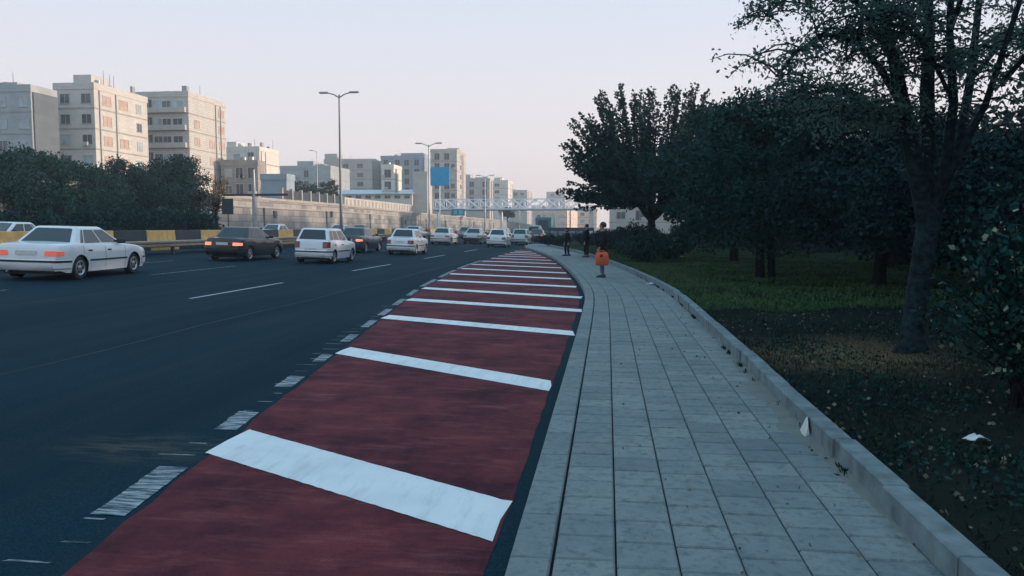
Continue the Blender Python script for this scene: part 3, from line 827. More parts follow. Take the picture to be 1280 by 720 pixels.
# metal roofed hall on top of the wall, its long side towards the camera
HY = 205
xa, ze = aty(418, 243, HY); xb = aty(515, 243, HY)[0]; zr = aty(460, 236, HY)[1]
t = empty('market_hall', ((xa + xb) / 2, HY, 4.2), 0, 'long low hall with a pale blue metal roof on the wall', 'hall', 'buildings beyond the retaining wall')
hx = (xb - xa) / 2; he = ze - 4.2; hr = zr - 4.2
MB().add([(-hx, 0, 0), (hx, 0, 0), (hx, 9, 0), (-hx, 9, 0), (-hx, 0, he), (hx, 0, he), (hx, 9, he + .6), (-hx, 9, he + .6)], [(0, 3, 2, 1), (4, 5, 6, 7), (0, 1, 5, 4), (1, 2, 6, 5), (2, 3, 7, 6), (3, 0, 4, 7)]).build('walls', FM['pale'], t)
MB().add([(-hx - .5, -.8, he - .05), (hx + .5, -.8, he - .05), (hx + .5, 9.5, hr), (-hx - .5, 9.5, hr), (-hx - .5, -.8, he + .12), (hx + .5, -.8, he + .12), (hx + .5, 9.5, hr + .17), (-hx - .5, 9.5, hr + .17)], [(0, 3, 2, 1), (4, 5, 6, 7), (0, 1, 5, 4), (1, 2, 6, 5), (2, 3, 7, 6), (3, 0, 4, 7)]).build('roof', basic('metal_roof', (0.4, .5, .58), .4, .12, .6, metal=.2), t)
for k in range(8): window(t, 'f', -hx + 2 * hx * (k + .5) / 8, he - .75, 1.4, .7, M['pane'])
ya, yb = atx(352, 250, -42.6)[0], atx(426, 256, -42.6)[0]
t = empty('pillar_fence', (-42.6, ya, 5.4), 0, 'dark fence between pale square pillars on the stone wall', 'fence')
n = 7
for k in range(n + 1):
    u = (yb - ya) * k / n
    MB().box(-.2, .2, u - .2, u + .2, -.2, 1.5).build('pillar', M['coping'], t)
MB().box(-.05, .05, 0, yb - ya, 0, 1.25).build('fence_panel', M['blackpaint'], t)
ya, yb = atx(430, 258, -42.6)[0], atx(516, 264, -42.6)[0]
t = empty('pillar_fence', (-42.6, ya, 5.0), 0, 'cream boundary wall with upright slots below the metal roofed hall', 'fence')
MB().box(-.12, .12, 0, yb - ya, -.4, 1.6).build('wall_panel', FM['dust'], t)
for k in range(22):
    u = (yb - ya) * (k + .5) / 22
    MB().box(.125, .16, u - .45, u + .45, .3, 1.35).build('slot', M['parapet'], t)

# ================================================================== TREES
def blob_points(g, n, c, r):
    d = g.normal(size=(n, 3)); d /= np.linalg.norm(d, axis=1)[:, None]
    return np.array(c) + d * (g.random(n) ** .4)[:, None] * np.array(r)


def dense_tree(label, loc, trunk_h, r, crown, clumps, per, size, m, seed, name='tree', bark='bark_dark', group=None, cr=(.5, .85), shell=.45, flatb=.7):
    """crown = (rx, ry, rz, centre height); clumps of leaves spread through the ellipsoid, more of them near its outside"""
    g = np.random.default_rng(seed); rr = random.Random(seed)
    t = empty(name, loc, 0, label, 'tree', group)
    rx, ry, rz, zc = crown
    C = []
    while len(C) < clumps:
        d = g.normal(size=3); d /= np.linalg.norm(d)
        if d[2] < -flatb: continue
        q = shell + (1 - shell) * g.random() ** .6
        q *= 1 + .16 * math.sin(d[0] * 4 + seed) + .12 * math.sin(d[2] * 6 + 2 * seed)
        C.append((d[0] * rx * q, d[1] * ry * q, zc + d[2] * rz * q))
    P = np.concatenate([blob_points(g, per, c, np.array((1, 1, .75)) * g.uniform(*cr)) for c in C])
    P = P[P[:, 2] > .35]
    mb = MB()
    lean = (rr.uniform(-.15, .15), rr.uniform(-.15, .15))
    top = (lean[0], lean[1], trunk_h)
    mb.tube([(0, 0, -.15), (lean[0] * .4, lean[1] * .4, trunk_h * .45), top], [r * 1.35, r, r * .85], 10)
    for c in C[:: max(1, len(C) // 14)]:
        mid = [(top[i] * .55 + c[i] * .45) + (rr.uniform(-.2, .2) if i < 2 else .2) for i in range(3)]
        mb.tube([(top[0], top[1], trunk_h - .15), mid, c], [r * .55, r * .3, r * .1], 6)
    mb.build('trunk', M[bark], t, 50)
    leaf_obj('crown', P, size, m, t, seed=seed, width=.32)
    return t


# the spiky pollarded tree beside the people
g = np.random.default_rng(21)
TX, TY = 2.3, 43.5
spk = empty('mulberry_tree', (TX, TY, zg(TX, TY)), 0, 'round tree with long upright leafy shoots against the sky', 'tree')
mb = MB(); P = []; A = []
mb.tube([(0, 0, -.2), (.03, 0, .9), (0, 0, 1.9)], [.24, .19, .2], 12)
knobs = []
for k in range(9):
    a = 2 * math.pi * k / 9 + g.uniform(-.3, .3); d = g.uniform(.6, 1.2)
    e = (math.cos(a) * d, math.sin(a) * d, 2.3 + g.uniform(.1, .7)); knobs.append(e)
    mb.tube([(0, 0, 1.75), (e[0] * .5, e[1] * .5, 2.15), e], [.13, .11, .1], 7)
for k in range(290):
    a = k * 2.39996 + g.uniform(-.12, .12); kb = np.array(knobs[int(a / (2 * math.pi) * 9) % 9])
    el = math.asin(min(.995, .02 + .98 * ((k + .5) / 290) ** .9)) + g.uniform(-.06, .06)
    ln = 3.7 + 2.55 * max(0, math.sin(el)) ** 1.3 + g.uniform(-.55, .4)
    d0 = np.array([math.cos(a) * math.cos(el), math.sin(a) * math.cos(el), math.sin(el)])
    pts = []; p = kb.copy(); d = d0.copy()
    for i in range(6):
        pts.append(p.copy()); p = p + d * ln / 5; d = d + np.array([0, 0, .07 if el > .3 else -.03]); d /= np.linalg.norm(d)
    mb.tube(pts, [.035, .03, .025, .018, .012, .005], 4, cap=False)
    nn = int(ln * 40)
    tt = g.uniform(.14, 1.0, nn) * 5
    i0 = np.minimum(tt.astype(int), 4); fr = (tt - i0)[:, None]
    pts = np.array(pts)
    q = pts[i0] * (1 - fr) + pts[i0 + 1] * fr
    q += g.normal(size=q.shape) * (.095 - .011 * tt[:, None])
    P.append(q); A.append(np.repeat(d0[None] * .5, nn, 0))
mb.build('trunk', M['bark_dark'], spk, 50)
leaf_obj('crown', np.concatenate(P), .17, M['leaf_mid'], spk, seed=4, axis=np.concatenate(A), width=.36, droop=.25)

# dense low trees in the middle of the garden
gt = [
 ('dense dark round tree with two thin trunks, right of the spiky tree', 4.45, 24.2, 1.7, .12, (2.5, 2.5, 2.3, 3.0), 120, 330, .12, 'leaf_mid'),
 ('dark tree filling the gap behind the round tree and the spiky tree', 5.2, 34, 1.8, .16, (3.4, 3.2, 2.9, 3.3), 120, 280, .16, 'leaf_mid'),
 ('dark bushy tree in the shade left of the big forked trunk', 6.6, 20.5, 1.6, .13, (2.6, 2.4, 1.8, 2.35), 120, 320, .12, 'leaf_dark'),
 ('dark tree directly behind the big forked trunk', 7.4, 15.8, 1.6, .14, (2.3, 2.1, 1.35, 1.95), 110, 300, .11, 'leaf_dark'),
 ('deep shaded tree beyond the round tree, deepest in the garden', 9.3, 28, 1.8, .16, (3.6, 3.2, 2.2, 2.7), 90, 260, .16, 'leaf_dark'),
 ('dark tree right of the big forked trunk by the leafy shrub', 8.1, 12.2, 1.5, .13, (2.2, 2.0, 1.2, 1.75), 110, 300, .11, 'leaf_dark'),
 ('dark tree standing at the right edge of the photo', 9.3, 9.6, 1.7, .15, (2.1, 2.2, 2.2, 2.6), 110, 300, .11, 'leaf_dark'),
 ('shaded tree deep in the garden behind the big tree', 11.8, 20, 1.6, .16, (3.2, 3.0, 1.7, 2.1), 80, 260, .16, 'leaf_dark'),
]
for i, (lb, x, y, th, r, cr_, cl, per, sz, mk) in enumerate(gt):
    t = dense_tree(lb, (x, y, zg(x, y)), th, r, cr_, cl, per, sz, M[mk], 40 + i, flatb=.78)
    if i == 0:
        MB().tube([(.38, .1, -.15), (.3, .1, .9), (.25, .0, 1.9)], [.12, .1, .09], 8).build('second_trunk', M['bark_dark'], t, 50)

# shaded undergrowth and wood at the back of the garden: one mass
g = np.random.default_rng(8)
C = []
for k in range(640):
    y = g.uniform(4, 120) if k < 430 else g.uniform(120, 300); x = 14.0 + g.uniform(0, 7) + max(0, (y - 60) * .05); C.append((x, y, g.uniform(0, 1) * 5.9 + .1))  # the far stretch is added, mostly hidden, to shade the stone wall
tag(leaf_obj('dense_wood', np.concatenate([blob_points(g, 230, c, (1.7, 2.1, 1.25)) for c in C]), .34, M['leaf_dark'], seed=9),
    'dark mass of trees closing the back of the garden, lengthened to shade the wall', 'woodland', kind='stuff')
for k in range(150):  # clumps out of view, added to keep sky light off the garden
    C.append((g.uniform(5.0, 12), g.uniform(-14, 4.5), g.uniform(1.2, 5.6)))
tag(leaf_obj('unseen_shade_wood', np.concatenate([blob_points(g, 160, c, (1.5, 1.6, 1.1)) for c in C[-150:]]), .3, M['leaf_dark'], seed=19),
    'unseen dark wood added behind the viewpoint to shade the garden', 'woodland', kind='stuff')
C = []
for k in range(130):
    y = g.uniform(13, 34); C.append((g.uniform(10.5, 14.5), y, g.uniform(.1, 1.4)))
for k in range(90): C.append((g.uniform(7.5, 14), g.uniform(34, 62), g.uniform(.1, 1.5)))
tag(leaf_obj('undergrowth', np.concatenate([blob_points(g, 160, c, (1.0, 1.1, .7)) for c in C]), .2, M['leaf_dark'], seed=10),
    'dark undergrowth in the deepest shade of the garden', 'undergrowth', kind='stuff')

# the big forked tree at the right, airy crown against the sky
g = np.random.default_rng(31); rr = random.Random(31)
BX, BY_ = 3.77, 10.4
big = empty('forked_tree', (BX, BY_, zg(BX, BY_)), 0, 'big pale barked tree with many upright stems and sparse leaves', 'tree')
def bp(px, py, dy=0.0):
    x, z = aty(px, py, BY_ + dy); return (x - BX, dy, z - zg(BX, BY_))
trunk = [bp(1138, 452), bp(1141, 425), bp(1148, 360, .05), bp(1157, 300, .1), bp(1164, 258, .1)]
stems = [
 ([bp(1160, 285, .1), bp(1142, 200, 0), bp(1130, 140, -.1), bp(1119, 80, -.2), bp(1103, 20, -.3), bp(1086, -70, -.4), bp(1066, -220, -.6)], .115),
 ([bp(1162, 275, .1), bp(1158, 200, .2), bp(1156, 110, .3), bp(1162, 20, .4), bp(1160, -110, .5), bp(1150, -280, .6)], .085),
 ([bp(1163, 270, .1), bp(1182, 210, 0), bp(1192, 130, -.1), bp(1187, 40, -.2), bp(1192, -90, -.3), bp(1204, -260, -.5)], .08),
 ([bp(1164, 265, .15), bp(1198, 190, .4), bp(1213, 100, .6), bp(1222, 20, .7), bp(1232, -90, .8), bp(1262, -240, 1.0)], .075),
 ([bp(1168, 250, .1), bp(1196, 200, -.2), bp(1232, 130, -.4), bp(1262, 40, -.6), bp(1302, -80, -.7), bp(1352, -220, -.8)], .055),
]
branches = [
 ([bp(1128, 135, -.1), bp(1100, 85, -.4), bp(1070, 50, -.6), bp(1030, 42, -.8), bp(995, 66, -.9), bp(970, 96, -1.0)], .045),
 ([bp(1119, 80, -.2), bp(1080, 10, -.2), bp(1035, -25, 0), bp(990, -10, .1), bp(955, 22, .2)], .045),
 ([bp(1136, 170, 0), bp(1085, 130, .3), bp(1050, 112, .5), bp(1010, 108, .7), bp(985, 122, .8)], .035),
 ([bp(1110, 45, -.3), bp(1075, -60, -.2), bp(1030, -120, 0), bp(975, -90, .2), bp(935, -40, .3)], .045),
 ([bp(1192, 130, -.1), bp(1160, 60, -.5), bp(1120, 20, -.8), bp(1080, 25, -1)], .03),
 ([bp(1213, 100, .6), bp(1255, 50, .9), bp(1310, 30, 1.2), bp(1370, 60, 1.4)], .035),
 ([bp(1255, 100, -.5), bp(1300, 50, -.8), bp(1360, 30, -1.0), bp(1420, 70, -1.1)], .035),
 ([bp(1160, 20, .4), bp(1120, -60, .9), bp(1060, -110, 1.4), bp(1000, -90, 1.6)], .035),
 ([bp(1187, 40, -.2), bp(1215, -40, -1.0), bp(1240, -60, -2.0), bp(1230, -20, -2.6)], .035),
 ([bp(1103, 20, -.3), bp(1080, -70, -1.2), bp(1040, -90, -2.0), bp(1000, -40, -2.5)], .035),
 ([bp(1140, 180, 0), bp(1110, 150, -.3), bp(1075, 140, -.5), bp(1045, 150, -.6)], .025),
]
mb = MB()
mb.tube(trunk, [.27, .155, .132, .13, .14], 14)
for s, r0 in stems:
    mb.tube(s, [r0 * (1 - .75 * i / (len(s) - 1)) for i in range(len(s))], 8)
for s, r0 in branches:
    mb.tube(s, [r0 * (1 - .8 * i / (len(s) - 1)) for i in range(len(s))], 6)
# a sawn stub between the stems
mb.tube([bp(1161, 200, .25), bp(1160, 120, .3), bp(1161, 22, .32)], [.09, .075, .07], 9)
P = []
def sample(s, t):
    u = t * (len(s) - 1); i = min(int(u), len(s) - 2); f = u - i
    return np.array(s[i]) * (1 - f) + np.array(s[i + 1]) * f
tips = []
for s, r0 in branches:
    for k in range(48): tips.append((sample(s, rr.uniform(.22, 1.0)), 1.0))
for s, r0 in stems:
    for k in range(34): tips.append((sample(s, rr.uniform(.38, 1.0)), .9))
for p0, sc in tips:
    a = rr.uniform(0, 2 * math.pi); d = np.array([math.cos(a), math.sin(a), rr.uniform(-.2, .8)]); d /= np.linalg.norm(d)
    ln = rr.uniform(.4, .95) * sc; pts = [p0]; p = p0.copy()
    for i in range(4):
        p = p + d * ln / 4; d = d + np.array([0, 0, -.34]); d /= np.linalg.norm(d); pts.append(p.copy())
    mb.tube(pts, [.012, .01, .008, .006, .003], 4, cap=False)
    pts = np.array(pts); n = rr.randint(26, 60)
    tt = g.uniform(.1, 1, n) * 4; i0 = np.minimum(tt.astype(int), 3); fr = (tt - i0)[:, None]
    P.append(pts[i0] * (1 - fr) + pts[i0 + 1] * fr + g.normal(size=(n, 3)) * .06)
mb.build('trunk', M['bark'], big, 50)
leaf_obj('crown', np.concatenate(P), .058, M['leaf_big'], big, seed=12, droop=.35, width=.26)

# leafy shrub at the right edge, taller shoots behind, thin bare twigs in front
def shrub(label, x, y, h, w, n, per, size, m, seed, name='shrub', m2=None, stem='bark_dark'):
    g = np.random.default_rng(seed); t = empty(name, (x, y, zg(x, y)), 0, label, 'shrub'); mb = MB(); P = []; A = []
    for k in range(n):
        a = g.uniform(0, 2 * math.pi); sp = g.uniform(.1, 1) ** .7 * w; hh = h * g.uniform(.45, 1.05) * (1 - .35 * sp / w)
        e = np.array([math.cos(a) * sp, math.sin(a) * sp, hh]); c = np.array([e[0] * .3, e[1] * .3, hh * .6])
        tt = np.linspace(0, 1, 6)[:, None]
        pts = (1 - tt) ** 2 * np.array([g.normal() * .06, g.normal() * .06, -.05]) + 2 * tt * (1 - tt) * c + tt ** 2 * e
        mb.tube(pts, [.014, .012, .01, .008, .006, .003], 4, cap=False)
        u = g.uniform(.25, 1, per) * 5; i0 = np.minimum(u.astype(int), 4); f = (u - i0)[:, None]
        P.append(pts[i0] * (1 - f) + pts[i0 + 1] * f + g.normal(size=(per, 3)) * .05)
    mb.build('stems', M[stem], t, 50)
    P = np.concatenate(P)
    leaf_obj('foliage', P, size, m, t, seed=seed, flat=.2, droop=.15, width=.3)
    if m2 is not None:
        leaf_obj('pale_leaves', P[:: 7] + g.normal(size=P[:: 7].shape) * .03, size * .8, m2, t, seed=seed + 1, flat=.45, width=.34)
    return t
shrub('leafy shrub with pale glossy leaves at the right edge', 3.5, 7.0, 2.2, .95, 70, 70, .07, M['leaf_mid'], 51, m2=M['leaf_pale'])
shrub('taller dark shrub behind the pale leaved shrub', 4.9, 8.3, 3.0, 1.1, 70, 80, .085, M['leaf_dark'], 52, m2=M['leaf_mid'])
shrub('low sparse twiggy shrub with few leaves in the lower right', 3.25, 5.4, .75, .6, 22, 14, .05, M['leaf_mid'], 53, m2=M['leaf_pale'])
# rose bushes and hedge behind the people
shrub('rounded bush behind the woman with the orange bag', 1.6, 35.0, 1.5, 1.5, 80, 90, .12, M['leaf_mid'], 54, name='bush')
shrub('flowering bush with a few pale blossoms under the spiky tree', 2.9, 37.0, 1.75, 1.6, 80, 90, .12, M['leaf_mid'], 55, name='bush', m2=None)
shrub('wide green bush between the spiky tree and the flowering bush', 1.3, 44.0, 1.9, 1.9, 80, 100, .14, M['leaf_mid'], 56, name='bush')
shrub('dark low hedge bush at the pavement corner before the dark rail', -4.6, 66.5, 1.0, 1.9, 80, 90, .12, M['leaf_dark'], 57, name='bush')
shrub('dark bush behind the standing people, under the rail', -1.6, 64.0, 1.3, 2.0, 80, 90, .13, M['leaf_dark'], 58, name='bush')
shrub('dark bush right of the people, behind the rounded bush', 0.2, 52.0, 1.5, 1.7, 80, 90, .13, M['leaf_dark'], 59, name='bush')
for k, (x, y, z) in enumerate([(2.5, 35.9, 1.35), (2.9, 35.8, 1.05), (2.75, 35.6, .7)]):
    tag(leaf_obj('blossom', blob_points(np.random.default_rng(k), 40, (x, y, z + .2), (.06, .06, .05)), .06, basic('blossom_%d' % k, (.6, .6, .58), .7)), '%s pale blossom on the flowering bush' % ('topmost', 'middle', 'lowest')[k], 'blossom', 'blossoms on the bush')

# trees across the road, in front of the stone wall
lt = [
 ('broad dark tree at the left edge of the photo', -8, 182, 52, 1.0), ('dark tree second from the left edge, behind the white sedan', 48, 196, 56, .95),
 ('wide dark tree under the square beige block', 106, 207, 61, 1.0), ('tall dark tree in front of the striped block', 160, 206, 66, 1.05), ('dark bushy tree left of the bare brown tree', 214, 200, 70, 1.1),
]
for i, (lb, px, top, y, s) in enumerate(lt):
    x, z = aty(px, top, y); z0 = zroad(-36)
    H = z - z0
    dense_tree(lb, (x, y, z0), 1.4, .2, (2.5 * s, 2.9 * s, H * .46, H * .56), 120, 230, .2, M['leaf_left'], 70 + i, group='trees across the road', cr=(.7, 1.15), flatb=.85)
for i, (lb, px, top, y, wd) in enumerate([('low round bush beside the yellow block', 205, 258, 60, 1.5), ('flat dark bush under the bare brown tree', 243, 264, 60, 1.4), ('dark clipped bush behind the white sedan roof', 140, 262, 50, 2.2), ('small bush behind the rear of the white sedan', 85, 264, 46, 2.0), ('dark bush low at the left edge', 15, 262, 43, 2.2)]):
    x, z = aty(px, top, y); z0 = zroad(-36)
    gg = np.random.default_rng(90 + i)
    t = empty('bush', (x, y, z0), 0, lb, 'shrub', 'bushes across the road')
    C = [(gg.uniform(-1, 1) * wd, gg.uniform(-1, 1), (z - z0) * gg.uniform(.15, .85)) for _ in range(26)]
    leaf_obj('foliage', np.concatenate([blob_points(gg, 120, c, (.7, .7, .5)) for c in C]), .24, M['leaf_left'], t, seed=i)
    MB().tube([(0, 0, -.1), (.05, 0, .6), (0, .05, 1.1)], [.06, .05, .02], 6).build('stems', M['bark_dark'], t)
# hedge row closing the view under the crowns
gg = np.random.default_rng(99)
t = tag(leaf_obj('hedge', np.concatenate([blob_points(gg, 110, (-39.5 + gg.uniform(-.8, .8), yy, zroad(-39) + gg.uniform(.1, .9)), (1.0, 1.2, .8)) for yy in np.arange(30, 78, .32)]), .3, M['leaf_left'], seed=98),
        'long dark hedge at the foot of the stone wall under the trees', 'hedge', kind='stuff')
# bare brown tree
rr = random.Random(5); g = np.random.default_rng(6)
x, z = aty(268, 218, 66); z0 = zroad(-35)
t = empty('bare_tree', (x, 66, z0), 0, 'thin nearly bare brown tree in front of the stone wall', 'tree', 'trees across the road')
mb = MB(); P = []; H = z - z0
mb.tube([(0, 0, 0), (.1, 0, H * .3), (0, 0, H * .5)], [.13, .1, .07], 7)
for k in range(34):
    b = (0, 0, H * rr.uniform(.22, .5)); a = rr.uniform(0, 6.28); w_ = rr.uniform(.4, 1.6)
    e = (math.cos(a) * w_, math.sin(a) * w_, H * rr.uniform(.5, 1.0)); mid = (e[0] * .4, e[1] * .4, (b[2] + e[2]) * .5)
    mb.tube([b, mid, e], [.045, .03, .01], 5)
    P.append(np.array([[mid[i] + (e[i] - mid[i]) * f for i in range(3)] for f in g.uniform(0, 1, 26)]) + g.normal(size=(26, 3)) * .16)
mb.build('trunk', M['bark_dark'], t, 50)
leaf_obj('crown', np.concatenate(P), .2, M['leaf_brown'], t, seed=6)
# dark trees on the terrace behind the fence
for i, (lb, px, top, y, s) in enumerate([('dark tree left before the grey terrace house', 376, 229, 150, 1.0), ('dark tree in the middle before the grey terrace house', 392, 232, 152, .8), ('dark tree at the right before the lit side wall', 411, 226, 156, .9)]):
    x, z = aty(px, top, y); H = z - 4.6
    dense_tree(lb, (x, y, 4.6), 1.0, .15, (1.9 * s, 1.9 * s, H * .48, H * .55), 40, 60, .4, M['leaf_left'], 110 + i, group='trees on the terrace', cr=(.6, 1.0), flatb=.9)
x, z = aty(634, 266, 230)
dense_tree('small dark tree hanging over the wall below the footbridge', (x, 230, 3.6), .8, .15, (2.3, 2.3, 1.4, 2.3), 30, 60, .45, M['leaf_left'], 119, cr=(.6, 1.0))

# ================================================================== CARS
M['chrome'] = basic('chrome', (0.5, 0.52, 0.54), 0.18, .05, 5, metal=.9, obj=True)
M['rim'] = basic('rim_alloy', (0.42, 0.44, 0.46), 0.35, .1, 8, metal=.6, obj=True)
M['plate'] = basic('plate', (0.62, 0.63, 0.6), .5, .1, 9, obj=True)
M['lampglass'] = basic('lamp_glass', (0.55, 0.58, 0.6), .1, .1, 9, obj=True)
M['tail_off'] = basic('tail_off', (0.22, 0.03, 0.03), .2, .15, 9, obj=True, coat=.5)
M['tail_on'] = basic('tail_on', (0.5, 0.08, 0.05), .25, .1, 9, obj=True, emit=(1, .16, .1), es=.28)
M['brake_on'] = basic('brake_on', (0.6, 0.12, 0.08), .25, .1, 9, obj=True, emit=(1, .28, .16), es=.95)
def paintmat(name, c, metal=0.0, rough=.3): return basic(name, c, rough, .05, 1.5, metal=metal, coat=.6, obj=True)
PAINT = {'white': paintmat('car_white', (0.72, 0.74, 0.77)), 'black': paintmat('car_black', (0.006, 0.008, 0.012), rough=.45), 'silver': paintmat('car_silver', (0.42, 0.46, 0.48), .5),
         'grey': paintmat('car_grey', (0.16, 0.19, 0.21), .4), 'offwhite': paintmat('car_offwhite', (0.62, 0.62, 0.62)), 'teal': paintmat('car_teal', (0.36, 0.5, 0.52), .2), 'dark': paintmat('car_dark', (0.03, 0.04, 0.05))}
PLASTIC = basic('bumper_plastic', (0.02, 0.024, 0.028), .6, .2, 8, obj=True)
SEDAN = dict(L=4.4, W=1.72, H=1.42, r=.31, yw=(1.32, -1.35), top=[(-2.2, .80), (-2.16, .93), (-1.45, .98), (-1.0, .97), (0, .93), (.85, .93), (1.6, .86), (2.05, .77), (2.2, .66)],
             cab=(-1.55, 1.0, -.95, .12), wt=.56, tail=(.655, .785, .47, .80), bs=.5)
BOXY = dict(L=3.95, W=1.62, H=1.45, r=.28, yw=(1.2, -1.15), top=[(-1.97, .78), (-1.93, .92), (-1.35, .96), (-.9, .95), (0, .93), (.8, .93), (1.4, .87), (1.85, .79), (1.97, .68)],
            cab=(-1.35, .95, -.85, .2), wt=.55, tail=(.62, .82, .48, .76), bs=.5)
HATCH = dict(hatch=1, L=3.75, W=1.62, H=1.47, r=.28, yw=(1.15, -1.2), top=[(-1.87, .88), (-1.84, .95), (-1.5, .95), (-.9, .95), (0, .93), (.75, .93), (1.35, .87), (1.75, .78), (1.87, .66)],
             cab=(-1.80, .9, -1.45, .15), wt=.57, tail=(.66, .92, .5, .77), bs=.5)
SUV = dict(suv=1, hatch=1, L=4.4, W=1.8, H=1.68, r=.34, yw=(1.3, -1.3), top=[(-2.2, .95), (-2.16, 1.05), (-1.6, 1.05), (-1, 1.05), (0, 1.03), (.85, 1.03), (1.6, .98), (2.05, .9), (2.2, .75)],
           cab=(-2.08, 1.05, -1.7, .25), wt=.62, tail=(.75, 1.03, .6, .86), bs=.55)


def car(label, x, y, rz, spec, paint, group='cars driving on the highway', lights='tail_off', name='car', bumper=None, trim=True, glass='glass', dz=0.0):
    S = spec; L, W, H, r = S['L'], S['W'], S['H'], S['r']
    slope = -.03 if x < -7 else -.01
    t = empty(name, (x, y, zroad(x) + .006 + dz), rz, label, 'car', group)
    t.rotation_euler = (0, math.atan(-slope) if abs(rz) < 1.5 else -math.atan(-slope), rz)
    pm = PAINT[paint]; hl = L / 2; Ra = r + .055
    def hw(yy):
        q = abs(yy) / hl
        return W / 2 * (1 - .16 * max(0, (q - .72) / .28) ** 2.2)
    def gz(z):        # side bulge with height
        return 1 - .05 * max(0, (.45 - z) / .3) - .045 * max(0, (z - .62) / .35) ** 1.5
    ys = sorted(set([-hl, -hl + .03, -hl + .08, hl, hl - .03, hl - .08] + [round(v, 3) for v in np.linspace(-hl + .15, hl - .15, 24)] +
                    [yw + Ra * math.cos(a) for yw in S['yw'] for a in np.linspace(0, math.pi, 13)] + [yw + s * (Ra + .012) for yw in S['yw'] for s in (-1, 1)]))
    zsill = .2
    rows = []
    for yy in ys:
        zt = lerp(S['top'], yy)
        zb = zsill + (.06 if abs(yy) > hl - .2 else 0)
        for yw in S['yw']:
            if abs(yy - yw) < Ra - 1e-4: zb = max(zb, r + math.sqrt(max(0, Ra * Ra - (yy - yw) ** 2)))
        half = []
        for sidx in range(7):
            z = zb + (zt - zb) * [0, .16, .34, .52, .7, .86, .965][sidx]
            xx = hw(yy) * gz(z) - (.02 if sidx == 6 else 0)
            half.append((xx, z))
        crown = .035
        half += [(hw(yy) * gz(zt) - .07, zt + crown * .25), (hw(yy) * .6, zt + crown * .75), (0, zt + crown)]
        ext = 1 if yy > 0 else -1
        def sh(z):
            if abs(yy) < hl - .2: return 0
            k = (abs(yy) - (hl - .2)) / .2
            return ext * k * (-.20 * max(0, (z - .62)) ** 1.0 - .18 * max(0, .42 - z))
        row = [(-a, yy + sh(z), z) for a, z in half] + [(a, yy + sh(z), z) for a, z in reversed(half[:-1])]
        rows.append(row)
    mb = MB().grid(rows)
    n = len(rows[0])
    mb.f += [tuple(range(n)), tuple(len(mb.v) - n + k for k in range(n))]
    mb.build('body', pm, t, 32)
    MB().box(-W / 2 + .245, W / 2 - .245, -hl + .12, hl - .15, .17, .74).build('underbody', M['black'], t)
    # cabin
    yb0, yb1, yt0, yt1 = S['cab']; zb = .88 if 'suv' not in S else .98; wb = W / 2 - .075; wt = S['wt']
    BL = [Vector((-wb, yb0, zb)), Vector((wb, yb0, zb)), Vector((wb, yb1, zb)), Vector((-wb, yb1, zb))]
    TL = [Vector((-wt, yt0, H)), Vector((wt, yt0, H)), Vector((wt, yt1, H)), Vector((-wt, yt1, H))]
    mb = MB(); mb.add(BL + TL, [(0, 3, 2, 1), (4, 5, 6, 7), (0, 1, 5, 4), (1, 2, 6, 5), (2, 3, 7, 6), (3, 0, 4, 7)])
    ci = mb.build('cabin', pm, t, 40)
    bv = ci.modifiers.new('bevel', 'BEVEL'); bv.width = .075; bv.segments = 4
    def pane(nm, a, b, c, d, poly, par=t, mt=None, off=.004, th=.0):
        """a,b bottom corners, c,d the ones above; poly in (u, v)"""
        nrm = (b - a).cross(d - a).normalized()
        cen = (a + b + c + d) / 4
        if nrm.dot(cen - Vector((0, cen.y * .3, .9))) < 0: nrm = -nrm
        vs = []
        for u, v in poly:
            p = (a * (1 - u) + b * u) * (1 - v) + (d * (1 - u) + c * u) * v
            vs.append(p + nrm * off)
        return MB().add(vs, [tuple(range(len(vs)))]).build(nm, mt or M[glass], par)
    v0 = .2
    pane('windshield', BL[3], BL[2], TL[2], TL[3], [(.07, v0), (.93, v0), (.91, .9), (.5, .92), (.09, .9)])
    pane('rear_window', BL[0], BL[1], TL[1], TL[0], [(.08, v0 + .02), (.92, v0 + .02), (.905, .86), (.86, .9), (.14, .9), (.095, .86)])
    hatch = 'hatch' in S
    for a, b, c, d in ((BL[1], BL[2], TL[2], TL[1]), (BL[0], BL[3], TL[3], TL[0])):
        segs = [(.55, .93), (.2 if not hatch else .27, .525)]
        if hatch: segs.append((.075, .245))
        else: segs.append((.115, .18))
        for u0, u1 in segs: pane('side_window', a, b, c, d, [(u0, v0 - .02), (u1, v0 - .02), (u1 - (.03 if u1 > .9 else 0), .84), (u0 + .01, .84)])
    # wheels
    for yw in S['yw']:
        for s in (-1, 1):
            cx = s * (W / 2 - .115)
            ty = MB().lathe_x(cx, yw, r, [(-.09, r * .62), (-.095, r * .9), (-.07, r * .99), (.07, r * .99), (.095, r * .9), (.09, r * .62), (-.09, r * .62)], 24).build('wheel', M['black'], t, 40)
            rm = MB()
            o = s
            rm.lathe_x(cx, yw, r, [(o * .092, r * .66), (o * .098, r * .62), (o * .07, r * .5), (o * .075, r * .2), (o * .09, r * .14), (o * .09, .001)], 20)
            rm.build('rim', M['rim'], ty, 40)
            dk = MB()
            for k in range(6):
                a = k * math.pi / 3
                for q in (0,):
                    ca, sa = math.cos(a), math.sin(a)
                    pts = [(r * .28, -.25), (r * .52, -.28), (r * .52, .28), (r * .28, .25)]
                    base = len(dk.v)
                    dk.v += [(cx + o * .083, yw + rr_ * math.cos(a + da), r + rr_ * math.sin(a + da)) for rr_, da in pts]
                    dk.f.append((base, base + 1, base + 2, base + 3))
            dk.build('rim_opening', M['black'], ty)
    # bumpers sweep round the ends
    bmt = PLASTIC if bumper == 'black' else pm
